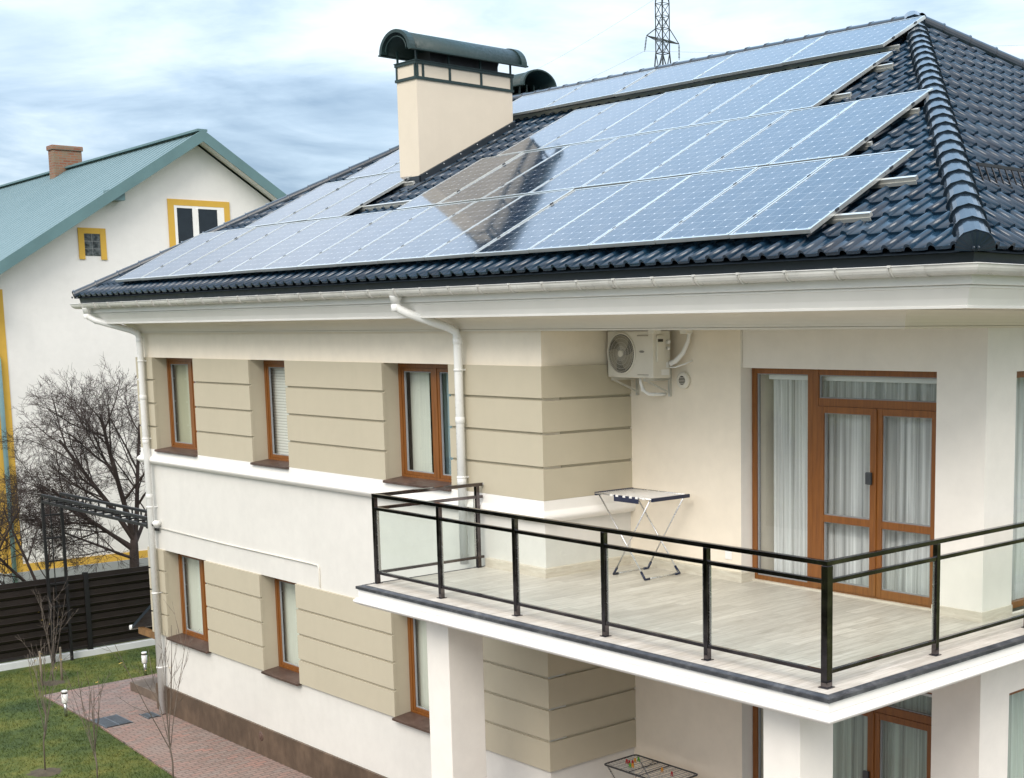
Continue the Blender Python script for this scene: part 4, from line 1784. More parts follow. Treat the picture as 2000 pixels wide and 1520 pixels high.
def put_panel(x, s, wd, ln, cu, cv, label, off=OFF):
    key = (wd, ln)
    if key not in first:
        o = make_panel(wd, ln, cu, cv)
        first[key] = o
    else:
        o = dup(first[key])
    o.location = (x, EY + s * CS, EZ + s * SN + off)
    o.rotation_euler = (SLOPE + rnd.gauss(0, 0.0026), rnd.gauss(0, 0.0026), rnd.gauss(0, 0.0008))
    tag(o, label, 'solar panel', 'solar panels on the house roof')
    return o


PL = 1.83
w1_, p1_ = 1.046, 1.060
for k in range(15):
    put_panel(16.60 - k * p1_ - w1_, 0.20, w1_, PL, 6, 10, 'blue solar panel in the lowest roof row, %s from the right hip' % ORD[k])
w2_, p2_ = 1.057, 1.071
for k in range(8):
    put_panel(15.651 - k * p2_ - w2_, 2.075, w2_, PL, 6, 10, 'solar panel in the second row up, %s counted from its right end' % ORD[k])
for k in range(3):
    put_panel(5.50 - k * 1.073 - w2_, 2.075, w2_, PL, 6, 10, 'pale solar panel left of the chimney, lower row, %s leftward from it' % ORD[k])
for k in range(6):
    put_panel(13.825 - k * 1.075 - w2_, 3.95, w2_, PL, 6, 10, 'solar panel in the third row up, %s counted from its right end' % ORD[k])
for k in range(2):
    put_panel(5.05 - k * 1.073 - w2_, 3.95, w2_, PL, 6, 10, 'solar panel high on the roof left of the chimney, %s leftward from it' % ORD[k])
for k in range(5):
    put_panel(13.50 - k * 1.795 - 1.775, 6.02, 1.775, 1.07, 10, 6, 'sideways solar panel along the roof ridge, %s from the right peak' % ORD[k], OFF + 0.06)

# mounting rails
mr = MB()
mr.box(0, 1, -0.02, 0.02, -0.042, 0.0)
mr.box(0, 1, -0.03, -0.021, -0.075, -0.040)
mr0 = None
rails = [(0.55, 17.02, 0.62, 'lowest row of panels, the lower'), (0.55, 17.02, 1.42, 'lowest row of panels, the upper'),
         (7.0, 15.70, 2.55, 'second row of panels, the lower'), (7.0, 15.74, 3.45, 'second row of panels, the upper'),
         (2.1, 7.0, 2.55, 'left group beside the chimney, the lower'), (2.1, 5.75, 3.45, 'left group beside the chimney, the upper'),
         (7.2, 14.07, 4.45, 'third row of panels, the lower'), (7.2, 14.07, 5.42, 'third row of panels, the upper'),
         (4.3, 13.62, 6.25, 'ridge row of panels, the lower'), (4.3, 13.55, 6.9, 'ridge row of panels, the upper')]
for (a, b_, s, txt) in rails:
    if mr0 is None:
        mr0 = mr.build('mounting_rail', M['rail_alu'])
        o = mr0
    else:
        o = mr0.copy()
        COL.objects.link(o)
    o.scale = (b_ - a, 1, 1)
    o.location = (a, EY + s * CS, EZ + s * SN + OFF - 0.052)
    o.rotation_euler = (SLOPE, 0, 0)
    tag(o, 'aluminium rail under the %s of its two rails' % txt, 'mounting rail', 'mounting rails of the solar panels')

# ------------------------------------------------------------------ things on the balcony and walls
# air conditioner
ac = thing('air_conditioner', 'cream outdoor air conditioner unit on wall brackets above the balcony', 'air conditioner', (0, 0, 0))
AX0, AX1, AY0, AY1, AZ0, AZ1 = 11.86, 12.70, 1.06, 1.36, 5.755, 6.335
b = MB()
b.box(AX0, AX1, AY0, AY1, AZ0, AZ1)
b.build('casing', M['plastic_cream'], ac, bevel=0.014)
fc = (12.125, AY0, 6.055)
b = MB()
b.lathe(fc, [(0.262, 0.0), (0.262, -0.012), (0.248, -0.018), (0.240, -0.004), (0.240, 0.003)], 40, 'y')
b.build('fan_ring', M['plastic_cream'], ac)
b = MB()
b.lathe((fc[0], AY0 - 0.003, fc[2]), [(0.001, 0.0), (0.241, 0.0), (0.241, 0.001)], 40, 'y', False)
b.build('fan_well', M['fan_dark'], ac)
b = MB()
for k in range(3):
    a0 = 2 * PI * k / 3 + 0.4
    vs, fs = [], []
    for i in range(7):
        for j in range(5):
            rr_ = 0.06 + 0.165 * i / 6
            an = a0 + 1.35 * j / 4 + 0.5 * i / 6
            vs.append((fc[0] + rr_ * math.cos(an), AY0 - 0.0045 - 0.004 * j / 4, fc[2] + rr_ * math.sin(an)))
    for i in range(6):
        for j in range(4):
            fs.append((i * 5 + j, i * 5 + j + 1, i * 5 + j + 6, i * 5 + j + 5))
    b.add(vs, fs, True)
b.build('fan_blades', paint('fan_blade', (0.26, 0.23, 0.17), 0.5, 0.1), ac)
b = MB()
for k in range(64):
    a0 = 2 * PI * k / 64
    pts = []
    for i in range(6):
        rr_ = 0.045 + 0.205 * i / 5
        an = a0 + 0.55 * (i / 5) ** 1.6
        pts.append((fc[0] + rr_ * math.cos(an), AY0 - 0.016, fc[2] + rr_ * math.sin(an)))
    b.tube(pts, 0.0016, 4, False)
for rr_ in (0.09, 0.14, 0.19, 0.225):
    b.tube([(fc[0] + rr_ * math.cos(2 * PI * i / 36), AY0 - 0.013, fc[2] + rr_ * math.sin(2 * PI * i / 36)) for i in range(37)], 0.0018, 4, False)
b.build('fan_grille', M['plastic_cream'], ac)
b = MB()
b.lathe((fc[0], AY0 - 0.02, fc[2]), [(0.03, -0.008), (0.042, -0.002), (0.042, 0.008)], 20, 'y')
b.build('fan_hub', M['plastic_cream'], ac)
b = MB()
b.box(12.42, 12.62, AY0 - 0.004, AY0 - 0.0005, 6.27, 6.285)
b.box(12.42, 12.62, AY0 - 0.004, AY0 - 0.0005, 5.79, 5.80)
b.build('front_groove', paint('casing_shadow', (0.36, 0.33, 0.27), 0.6, 0.05), ac)
b = MB()
b.lathe((0, 0, 0), [(0.001, -0.004), (0.018, -0.004), (0.02, 0.0)], 18, 'y')
bo = b.build('badge', paint('grey_badge', (0.25, 0.24, 0.22), 0.4, 0.05), ac)
bo.location = (12.50, AY0 - 0.0005, 6.08)
bo.scale = (2.4, 1, 0.75)
b = MB()
b.box(AX1 + 0.0005, AX1 + 0.03, AY0 + 0.05, AY0 + 0.17, 5.96, 6.28)
b.build('service_cover', M['plastic_cream'], ac, bevel=0.008)
b = MB()
b.box(AX1 + 0.0305, AX1 + 0.033, AY0 + 0.06, AY0 + 0.145, 6.20, 6.235)
b.build('cover_grip', M['fan_dark'], ac)
b = MB()
b.lathe((AX1 + 0.03, AY0 + 0.24, 6.20), [(0.024, -0.03), (0.024, 0.015), (0.012, 0.025)], 14, 'x')
b.lathe((AX1 + 0.03, AY0 + 0.24, 6.12), [(0.02, -0.03), (0.02, 0.01), (0.01, 0.02)], 14, 'x')
b.build('valve', M['plastic_white'], ac)
b = MB()
b.box(AX1 + 0.0005, AX1 + 0.0025, AY0 + 0.14, AY0 + 0.27, 5.79, 5.86)
b.box(AX1 + 0.0005, AX1 + 0.0025, AY0 + 0.225, AY0 + 0.265, 5.88, 5.95)
b.build('sticker', M['plastic_white'], ac)
for x in (11.98, 12.58):
    b = MB()
    b.bar((x, 1.02, AZ0 - 0.02), (x, D1, AZ0 - 0.02), 0.03, 0.036)
    b.bar((x, 1.05, AZ0 - 0.03), (x, D1 - 0.005, AZ0 - 0.20), 0.022, 0.022)
    b.box(x - 0.018, x + 0.018, D1 - 0.03, D1 - 0.001, AZ0 - 0.24, AZ0 + 0.14)
    b.build('bracket', M['rail_alu'], ac)
b = MB()
b.tube([(AX1 + 0.02, 1.33, 5.93), (AX1 + 0.09, 1.36, 5.96), (AX1 + 0.20, 1.38, 6.06), (AX1 + 0.27, 1.40, 6.20), (AX1 + 0.28, 1.42, 6.33), (AX1 + 0.26, 1.46, 6.37)], [0.035, 0.032, 0.028, 0.024, 0.022, 0.022], 10)
b.build('insulated_pipe', M['plastic_white'], ac)
b = MB()
b.tube([(AX1 + 0.01, 1.33, 5.885), (AX1 + 0.10, 1.34, 5.885), (AX1 + 0.22, 1.40, 5.93), (AX1 + 0.27, D1, 5.965)], 0.009, 8)
b.build('power_cable', M['plastic_white'], ac)
b = MB()
b.tube([(12.32, 1.2, AZ0 - 0.01), (12.32, 1.2, AZ0 - 0.06), (12.34, 1.22, AZ0 - 0.16), (12.40, 1.26, AZ0 - 0.21), (12.46, 1.38, AZ0 - 0.215), (12.49, D1, AZ0 - 0.215)], 0.021, 10)
for q in ((12.34, 1.22, AZ0 - 0.155), (12.43, 1.32, AZ0 - 0.213)):
    b.lathe(q, [(0.025, -0.02), (0.027, 0.0), (0.025, 0.02)], 10)
b.build('drain_pipe', M['plastic_white'], ac)

# round wall vent, socket, ceiling fittings
vt = thing('wall_vent', 'round cream vent cowl on the wall beside the air conditioner', 'vent', (12.834, D1, 5.722))
b = MB()
b.lathe((0, 0, 0), [(0.105, 0.0), (0.105, -0.03), (0.10, -0.045), (0.075, -0.05)], 28, 'y')
b.build('cowl', M['plastic_cream'], vt)
b = MB()
b.lathe((0, -0.052, 0), [(0.001, 0), (0.055, 0), (0.055, 0.001)], 24, 'y')
b.build('opening', M['fan_dark'], vt)
b = MB()
for i in range(5):
    z = -0.036 + i * 0.018
    hw = math.sqrt(max(0.0001, 0.055 ** 2 - z * z))
    b.box(-hw, hw, -0.060, -0.053, z - 0.003, z + 0.003)
b.build('louvre', M['plastic_cream'], vt)
b = MB()
b.box(13.525, 13.635, D1 - 0.012, D1 - 0.0005, 3.55, 3.66)
b.build('wall_socket', M['plastic_white'], bevel=0.005)
tag(bpy.data.objects['wall_socket'], 'white square socket low on the cream wall left of the balcony door', 'socket')
for i, (x, y, lb) in enumerate(((12.9, 0.9, 'small white box under the balcony ceiling just right of the air conditioner'), (13.45, 0.9, 'small white box under the balcony ceiling midway to the door'))):
    b = MB()
    b.box(x - 0.055, x + 0.055, y - 0.055, y + 0.055, 6.30, 6.357)
    tag(b.build('junction_box', M['plastic_cream'], bevel=0.006), lb, 'junction box')


# clothes drying racks
def rack_things():
    rk = thing('drying_rack', 'silver folding clothes rack with navy ends standing on the upper balcony', 'drying rack', (12.5, 1.0, ZF))
    yb0, yb1 = -0.28, 0.30          # along y
    ztp = 1.01
    xl, xr = -0.50, 0.54
    for (xf, xt, nm) in ((0.38, xl + 0.04, 0), (-0.20, xr - 0.06, 1)):
        lg = MB()
        for y in (yb0, yb1):
            lg.tube([(xf, y, 0.02), (xt, y, ztp - 0.01)], 0.0095, 8)
        lg.tube([(xf, yb0, 0.018), (xf, yb1, 0.018)], 0.0095, 8)
        lo_ = lg.build('leg_frame', M['silver'], rk)
        for y in (yb0, yb1):
            ft = MB()
            d = 1 if y == yb0 else -1
            dx = (xt - xf) / ztp * 0.09
            ft.tube([(xf + dx, y, 0.10), (xf, y - d * 0.006, 0.016), (xf, y + d * 0.07, 0.016)], 0.016, 8)
            ft.build('foot', M['navy'], lo_)
    for x, m_ in ((xl, 'navy'), (xr, 'navy')):
        e_ = MB()
        e_.bar((x, yb0 - 0.03, ztp), (x, yb1 + 0.03, ztp), 0.032, 0.045)
        e_.build('end_bar', M[m_], rk, bevel=0.006)
    sd_ = MB()
    for y in (yb0 - 0.03, yb1 + 0.03):
        sd_.tube([(xl, y, ztp + 0.008), (xr, y, ztp + 0.008)], 0.010, 8)
    sd_.build('side_tube', M['silver'], rk)
    wr = MB()
    for i in range(15):
        y = yb0 + (yb1 - yb0) * (i + 0.5) / 15
        wr.tube([(xl, y, ztp + 0.012), (xr, y, ztp + 0.012)], 0.0032, 5)
    for i in range(7):
        x = xl + (xr - xl) * (i + 1) / 8
        wr.tube([(x, yb0, ztp + 0.006), (x, yb1, ztp + 0.006)], 0.003, 5)
    wr.build('wire_rack', M['wire'], rk)
    tb = MB()
    tb.box(-0.12, 0.33, yb0 - 0.055, yb0 - 0.046, ztp - 0.06, ztp + 0.02)
    tb.build('peg_tray', M['navy'], rk, bevel=0.003)
    cl = MB()
    for x in (-0.17, -0.06, 0.07, 0.19, 0.30, 0.42):
        cl.box(x - 0.025, x + 0.025, yb0 - 0.058, yb0 - 0.02, ztp - 0.003, ztp + 0.022)
    cl.build('clip', M['plastic_white'], rk, bevel=0.004)
    return rk


rack_things()

lr = thing('drying_rack', 'charcoal wire clothes rack with coloured pegs on the lower terrace', 'drying rack', (12.66, 0.96, ZLF))
LZ = 0.80 - ZLF
x0, x1, y0, y1 = -0.56, 0.62, -0.30, 0.26
b = MB()
cr = 0.05
loop = []
for (cx, cy, a0) in ((x1 - cr, y1 - cr, 0), (x0 + cr, y1 - cr, 90), (x0 + cr, y0 + cr, 180), (x1 - cr, y0 + cr, 270)):
    for i in range(5):
        a = R(a0 + 22.5 * i)
        loop.append((cx + cr * math.cos(a), cy + cr * math.sin(a), LZ))
loop.append(loop[0])
b.tube(loop, 0.011, 8)
b.build('top_frame', M['dark_tube'], lr)
b = MB()
for x in (-0.10, 0.10):
    b.tube([(x, y0, LZ), (x, y1, LZ)], 0.007, 8)
b.tube([(x0 + 0.02, y0 + 0.035, LZ - 0.01), (x1 - 0.02, y0 + 0.035, LZ - 0.01)], 0.007, 8)
b.build('cross_tube', M['dark_tube'], lr)
b = MB()
for i in range(9):
    y = y0 + (y1 - y0) * (i + 1) / 10
    b.tube([(x0, y, LZ), (x1, y, LZ)], 0.003, 5)
for i in range(11):
    x = x0 + (x1 - x0) * (i + 1) / 12
    b.tube([(x, y0, LZ - 0.004), (x, y1, LZ - 0.004)], 0.003, 5)
b.build('wire_rack', M['grey_wire'], lr)
for (xf, xt) in ((0.42, x0 + 0.06), (-0.38, x1 - 0.06)):
    b = MB()
    for y in (y0 + 0.02, y1 - 0.02):
        b.tube([(xf, y, 0.012), (xt, y, LZ - 0.01)], 0.010, 8)
    b.tube([(xf, y0 + 0.02, 0.012), (xf, y1 - 0.02, 0.012)], 0.010, 8)
    b.build('leg_frame', M['silver'], lr)
b = MB()
b.tube([(-0.20, y1, LZ - 0.002), (0.05, y0, LZ - 0.03)], 0.008, 8)
b.build('stay_bar', M['silver'], lr)
# clothes pegs clipped on the lower rack
PEGS = [(-0.42, -0.02, 'red', 'dark red clothes peg leftmost of the cluster on the lower rack'), (-0.36, -0.03, 'red', 'dark red clothes peg in the middle of the cluster on the lower rack'),
        (-0.33, 0.00, 'red', 'dark red clothes peg nearest the orange one on the lower rack'), (-0.37, 0.08, 'orange', 'orange clothes peg between red and green pegs on the lower rack'),
        (-0.37, 0.14, 'green', 'green clothes peg nearest the back edge of the lower rack'), (-0.27, -0.10, 'green', 'green clothes peg at the front of the cluster on the lower rack'),
        (-0.24, -0.08, 'orange', 'orange clothes peg at the front of the cluster on the lower rack'), (0.16, 0.06, 'orange', 'orange clothes peg alone near the middle of the lower rack'),
        (0.36, 0.04, 'red', 'dark red clothes peg alone on the right half of the lower rack')]
for (x, y, c, lb) in PEGS:
    b = MB()
    b.bar((x - 0.004, y, LZ + 0.035), (x - 0.018, y, LZ - 0.03), 0.012, 0.009, up=(1, 0, 0))
    b.bar((x + 0.004, y, LZ + 0.035), (x + 0.018, y, LZ - 0.03), 0.012, 0.009, up=(1, 0, 0))
    b.bar((x, y - 0.007, LZ + 0.018), (x, y + 0.007, LZ + 0.018), 0.016, 0.008)
    o = b.build('clothes_peg', M[c])
    o.location = (12.66, 0.96, ZLF)
    tag(o, lb, 'clothes peg', 'clothes pegs on the lower rack')

# security camera and conduit on the long facade
cc = thing('security_camera', 'small white dome camera on the facade beside the corner downpipe', 'camera', (0.55, YP, 2.90))
b = MB()
b.lathe((0, 0, 0), [(0.05, 0.0), (0.05, -0.05), (0.058, -0.06), (0.058, -0.10), (0.04, -0.135), (0.01, -0.15)], 18, 'y')
b.build('housing', M['plastic_white'], cc)
b = MB()
b.lathe((-0.012, -0.135, -0.015), [(0.034, 0.02), (0.03, 0.0), (0.02, -0.016), (0.004, -0.024)], 14, 'y')
b.build('lens', M['black'], cc)
b = MB()
b.tube([(0.47, YP - 0.014, 2.81), (3.1, YP - 0.014, 2.79), (6.05, YP - 0.014, 2.79), (6.20, YP - 0.014, 2.785), (6.23, YP - 0.014, 2.75), (6.23, YP - 0.014, 2.46), (6.23, YP + 0.01, 2.44)], 0.013, 8)
tag(b.build('conduit', M['plastic_cream']), 'thin cream cable conduit along the wall between the two rows of windows', 'conduit')
b = MB()
b.lathe((4.10, 0.0, -0.37), [(0.001, -0.012), (0.055, -0.012), (0.075, -0.004), (0.085, 0.002)], 24, 'y')
b.lathe((4.10, 0.0, -0.37), [(0.03, -0.02), (0.035, -0.012)], 16, 'y')
tag(b.build('plinth_vent', M['sill']), 'round brown vent in the dark stone plinth above the brick path', 'vent')

# drain grates in the paving
for (x, y, sx, sy, lb) in ((0.22, -0.95, 0.36, 0.22, 'large dark drain grate in the brick path at the lawn edge'), (0.36, -0.30, 0.19, 0.10, 'small dark drain grate in the brick path beside the downpipe foot')):
    b = MB()
    b.box(x - sx, x + sx, y - sy, y + sy, GZ + 0.001, GZ + 0.006)
    o = thing('drain_grate', lb, 'drain grate')
    b.build('pit', M['black'], o)
    b = MB()
    for i in range(int(sx * 2 / 0.05)):
        xx = x - sx + 0.02 + i * 0.05
        b.box(xx, xx + 0.026, y - sy, y + sy, GZ + 0.008, GZ + 0.016)
    b.box(x - sx - 0.02, x + sx + 0.02, y - sy - 0.02, y - sy, GZ + 0.002, GZ + 0.017)
    b.box(x - sx - 0.02, x + sx + 0.02, y + sy, y + sy + 0.02, GZ + 0.002, GZ + 0.017)
    b.box(x - sx, x + sx, y - 0.012, y + 0.012, GZ + 0.0085, GZ + 0.0165)
    b.build('bars', paint('grate_steel', (0.14, 0.16, 0.18), 0.5, 0.2, metal=0.4), o)


# bollard lights
def bollard(x, y, lb, src=None):
    if src is None:
        o = thing('bollard_light', lb, 'bollard light', (x, y, GZ - 0.03), 'white bollard lights on the lawn')
        b = MB()
        b.lathe((0, 0, 0), [(0.030, 0.0), (0.030, 0.27)], 16)
        b.build('stem', M['steel_pole'], o)
        b = MB()
        b.lathe((0, 0, 0), [(0.05, 0.26), (0.055, 0.265), (0.055, 0.43), (0.05, 0.432)], 20)
        b.build('shade', M['plastic_white'], o)
        b = MB()
        b.lathe((0, 0, 0), [(0.049, 0.433), (0.049, 0.462)], 20)
        b.build('light_slot', M['fan_dark'], o)
        b = MB()
        b.lathe((0, 0, 0), [(0.055, 0.463), (0.056, 0.488), (0.045, 0.497)], 20)
        b.build('lid', M['plastic_white'], o)
        return o
    o = dup(src)
    o.location = (x, y, GZ - 0.03)
    o['label'] = lb
    return o


bl = bollard(-2.80, 0.958, 'white bollard light on the grass beyond the entrance step')
bollard(-0.85, -1.36, 'white bollard light at the lawn edge of the brick path', bl)

# unseen shrubs behind the camera, added for dark reflections in rails and glass
sb = MB()
rs_ = random.Random(77)
for i in range(26):
    bx, by = -26 + i * 2.5 + rs_.uniform(-0.6, 0.6), -17.5 + rs_.uniform(-1.2, 1.2)
    hh = rs_.uniform(3.4, 5.6)
    for k in range(420):
        t = rs_.random()
        rad = 1.7 * math.sqrt(rs_.random()) * (1.05 - 0.75 * t)
        a = rs_.uniform(0, 2 * PI)
        c = V((bx + rad * math.cos(a), by + rad * math.sin(a), GZ + hh * t))
        u_ = V((rs_.gauss(0, 1), rs_.gauss(0, 1), rs_.gauss(0, 1))).normalized() * 0.32
        v_ = u_.orthogonal().normalized() * 0.22
        sb.add([c - u_, c + v_, c + u_, c - v_], [(0, 1, 2, 3)])
sbo = kind(sb.build('reflection_shrubs', M['shrub'], normals=False), 'stuff')

# ------------------------------------------------------------------ fence
fx = -5.45
fn = thing('fence', 'dark brown horizontal slat fence on a white base behind the lawn', 'fence')
FY = [-8.6, -5.4, -2.3, 0.86, 4.0, 7.1, 10.2]
for (a, b_) in zip(FY[:-1], FY[1:]):
    b = MB()
    for i in range(9):
        z = GZ + 0.14 + i * 0.186
        b.box(fx - 0.014, fx + 0.014, a + 0.05, b_ - 0.05, z + 0.072, z + 0.180)
        vs = [(fx + 0.0, a + 0.05, z), (fx + 0.0, b_ - 0.05, z), (fx + 0.042, b_ - 0.05, z + 0.068), (fx + 0.042, a + 0.05, z + 0.068)]
        b.add(vs + [(p[0] - 0.03, p[1], p[2] + 0.012) for p in vs], [(0, 1, 2, 3), (7, 6, 5, 4), (0, 4, 5, 1), (1, 5, 6, 2), (2, 6, 7, 3), (3, 7, 4, 0)])
    b.box(fx - 0.04, fx - 0.035, a + 0.05, b_ - 0.05, GZ + 0.13, GZ + 1.78)
    b.build('slat_panel', M['brown_fence'], fn)
for y in FY:
    b = MB()
    b.box(fx - 0.05, fx + 0.05, y - 0.05, y + 0.05, GZ, GZ + 1.84)
    b.build('post', M['black'], fn, bevel=0.005)
b = MB()
b.box(fx - 0.07, fx + 0.06, FY[0], FY[-1], GZ - 0.2, GZ + 0.11)
b.build('base', M['curb'], fn, bevel=0.01)

# ------------------------------------------------------------------ black garden frame between the fence and the house
gf = thing('garden_arch', 'black steel ladder arch reaching from the fence to the house corner', 'garden arch')
pa, pb = (-5.28, 0.02), (-5.28, 0.40)
zt_ = 2.80
for k, p in enumerate((pa, pb)):
    b = MB()
    b.bar((p[0], p[1], GZ - 0.03), (p[0], p[1], zt_ - 0.02), 0.055, 0.055)
    b.build('post', M['black'], gf)
b = MB()
for i in range(6):
    z = 0.0 + i * 0.5
    b.bar((pa[0], pa[1] + 0.028, z), (pb[0], pb[1] - 0.028, z), 0.036, 0.036)
b.bar((pa[0], pa[1] + 0.15, GZ - 0.03), (pa[0], pa[1] + 0.15, zt_ - 0.02), 0.018, 0.018)
b.build('rung', M['black'], gf)
A, B_ = V((pa[0], pa[1], zt_)), V((0.02, 0.02, 2.80))
A2, B2 = V((pb[0], pb[1], zt_)), V((0.035, 0.42, 2.80))
b = MB()
for (p, q) in ((A, B_), (A2, B2)):
    b.bar(p, q, 0.05, 0.05)
    b.bar(p + V((0, 0, 0.14)), q + V((0, 0, 0.14)), 0.05, 0.05)
    for i in range(14):
        c = p + (q - p) * (i / 13)
        b.bar(c + V((0, 0, 0.026)), c + V((0, 0, 0.114)), 0.025, 0.025)
for i in range(14):
    c, d = A + (B_ - A) * (i / 13), A2 + (B2 - A2) * (i / 13)
    b.bar(c + V((0, 0.026, 0)), d - V((0, 0.026, 0)), 0.03, 0.03)
b.build('top_beam', M['black'], gf)
b = MB()
b.bar((0.02, 0.0, 2.78), (0.56, -0.012, 2.78), 0.03, 0.045)
b.build('wall_plate', M['black'], gf)

# ------------------------------------------------------------------ neighbouring house
nb = thing('neighbour_house', 'pale gabled house with teal metal roof and yellow trim behind the fence', 'house', (-13.0, 7.5, GZ), rz=R(-3.2))
NG = -GZ
HW, NL = 5.80, 26
AP = 11.62 + NG              # apex of the gable wall
SL = 0.69


def gz(y):
    return AP - SL * abs(y)


b = MB()
e_z = gz(HW)
b.add([(0, -HW, -0.3), (0, HW, -0.3), (0, HW, e_z), (0, 0, AP), (0, -HW, e_z), (-NL, -HW, -0.3), (-NL, HW, -0.3), (-NL, HW, e_z), (-NL, 0, AP), (-NL, -HW, e_z)],
      [(0, 1, 2, 3, 4), (9, 8, 7, 6, 5), (0, 4, 9, 5), (1, 6, 7, 2)])
b.build('wall', M['neigh_wall'], nb)
b = MB()
# roof sheets with standing ribs
OV, TH = 0.50, 0.10
for s_ in (-1, 1):
    ye = 5.95
    z0, z1_ = AP + 0.30, AP + 0.30 - SL * ye
    vs = [(OV, 0, z0), (OV, s_ * ye, z1_), (-NL - 0.5, s_ * ye, z1_), (-NL - 0.5, 0, z0)]
    b.add(vs + [(p[0], p[1], p[2] - TH) for p in vs], [(0, 1, 2, 3), (7, 6, 5, 4), (0, 4, 5, 1), (1, 5, 6, 2), (2, 6, 7, 3), (3, 7, 4, 0)])
    for i in range(58):
        x = 0.30 - i * 0.45
        b.bar((x, s_ * 0.02, z0 + 0.004 - SL * 0.02), (x, s_ * (ye - 0.02), z1_ + 0.004), 0.04, 0.02)
rf = b.build('roof', M['teal'], nb)
b = MB()
b.bar((OV + 0.02, 0, AP + 0.34), (-NL - 0.5, 0, AP + 0.34), 0.28, 0.06)
b.build('ridge_strip', M['teal_trim'], rf)
for s_ in (-1, 1):
    b = MB()
    ye = 5.97
    vs = [(OV + 0.005, 0, AP + 0.36), (OV + 0.005, s_ * ye, AP + 0.36 - SL * ye), (OV + 0.005, s_ * ye, AP + 0.03 - SL * ye), (OV + 0.005, 0, AP + 0.03)]
    b.add(vs + [(p[0] + 0.04, p[1], p[2]) for p in vs], [(0, 1, 2, 3), (7, 6, 5, 4), (0, 4, 5, 1), (1, 5, 6, 2), (2, 6, 7, 3), (3, 7, 4, 0)])
    b.build('barge_board', M['teal_trim'], rf)
    b = MB()
    vs = [(OV, 0, AP + 0.10), (OV, s_ * ye, AP + 0.10 - SL * ye), (0.0, s_ * ye, AP + 0.10 - SL * ye), (0.0, 0, AP + 0.10)]
    b.add([(p[0], p[1], p[2] - 0.03) for p in vs], [(0, 1, 2, 3)])
    b.build('soffit', M['plastic_white'], rf)
# purlin end boxes
for (y, z) in ((-2.42, gz(2.42) + 0.10), (2.42, gz(2.42) + 0.10)):
    b = MB()
    b.box(0.002, 0.48, y - 0.2, y + 0.2, z - 0.14, z + 0.13)
    b.build('purlin_box', M['teal_trim'] if y < 0 else M['plastic_white'], rf)
b = MB()
b.box(0.0, OV + 0.05, -HW - 0.2, -HW + 0.12, gz(HW) - 0.55, gz(HW) - 0.05)
b.build('eaves_box', M['teal_trim'], rf)
# brick chimney
b = MB()
rj = random.Random(4)
b.box(-11.55, -11.0, -0.48, 0.46, AP - 0.5, AP + 0.92)
b.box(-11.59, -10.96, -0.52, 0.50, AP + 0.92, AP + 1.08)
b.build('chimney', M['brick'], nb, bevel=0.03)
# yellow corner strip, base strip, grey plinth
b = MB()
b.box(-0.45, 0.025, -HW - 0.025, -HW + 0.46, 0.93, gz(HW) - 0.12)
b.build('corner_strip', M['yellow'], nb)
b = MB()
b.sweep([(-NL, -HW), (0, -HW), (0, HW)], [(0.0, 0.93), (0.022, 0.93), (0.022, 0.72), (0.0, 0.72)])
b.build('base_strip', M['yellow'], nb)
b = MB()
b.sweep([(-NL, -HW), (0, -HW), (0, HW)], [(0.0, 0.72), (0.06, 0.715), (0.06, -0.3)])
b.build('plinth', M['grey_base'], nb)


# windows (y measured from the gable's middle line, z from the neighbour's ground)
def n_window(y0, y1, z0, z1, trim, inner):
    t = MB()
    t.box(0.0, 0.035, y0 - trim, y0, z0 - 0.10, z1 + trim)
    t.box(0.0, 0.035, y1, y1 + trim, z0 - 0.10, z1 + trim)
    t.box(0.0, 0.034, y0, y1, z1, z1 + trim)
    f = t.build('window', M['yellow'], nb)
    return f


f = n_window(-0.74, 0.70, 8.60 + NG, 9.90 + NG, 0.17, 'pane')
b = MB()
for (a, c) in ((-0.74, -0.66), (-0.22, -0.06), (0.50, 0.70)):
    b.box(0.002, 0.030, a, c, 8.5 + NG, 9.90 + NG)
b.box(0.002, 0.0285, -0.66, 0.50, 9.83 + NG, 9.90 + NG)
b.box(0.002, 0.0285, -0.66, 0.50, 8.5 + NG, 8.6 + NG)
b.box(0.031, 0.045, -0.12, -0.06, 8.6 + NG, 9.83 + NG)
b.build('frame', M['plastic_white'], f)
b = MB()
b.box(0.003, 0.012, -0.66, 0.50, 8.6 + NG, 9.83 + NG)
b.build('pane', paint('dark_pane', (0.012, 0.017, 0.022), 0.06, 0.2), f)
f = n_window(-3.21, -2.79, 8.43 + NG, 9.02 + NG, 0.15, 'block')
b = MB()
for i in range(2):
    for j in range(3):
        b.box(0.003, 0.02, -3.205 + i * 0.21, -3.01 + i * 0.21, 8.435 + j * 0.195 + NG, 8.62 + j * 0.195 + NG)
b.build('glass_block', M['glass_block'], f, bevel=0.01)
b = MB()
b.box(0.002, 0.010, -3.21, -2.79, 8.43 + NG, 9.02 + NG)
b.build('mortar', M['grey_base'], f)
b = MB()
b.tube([(0.10, -HW + 0.22, 0.0), (0.10, -HW + 0.22, 6.4), (0.10, -HW + 0.10, 6.7), (0.35, -HW - 0.10, gz(HW) - 0.4)], 0.06, 10)
b.build('downpipe', M['blue_pipe'], nb)


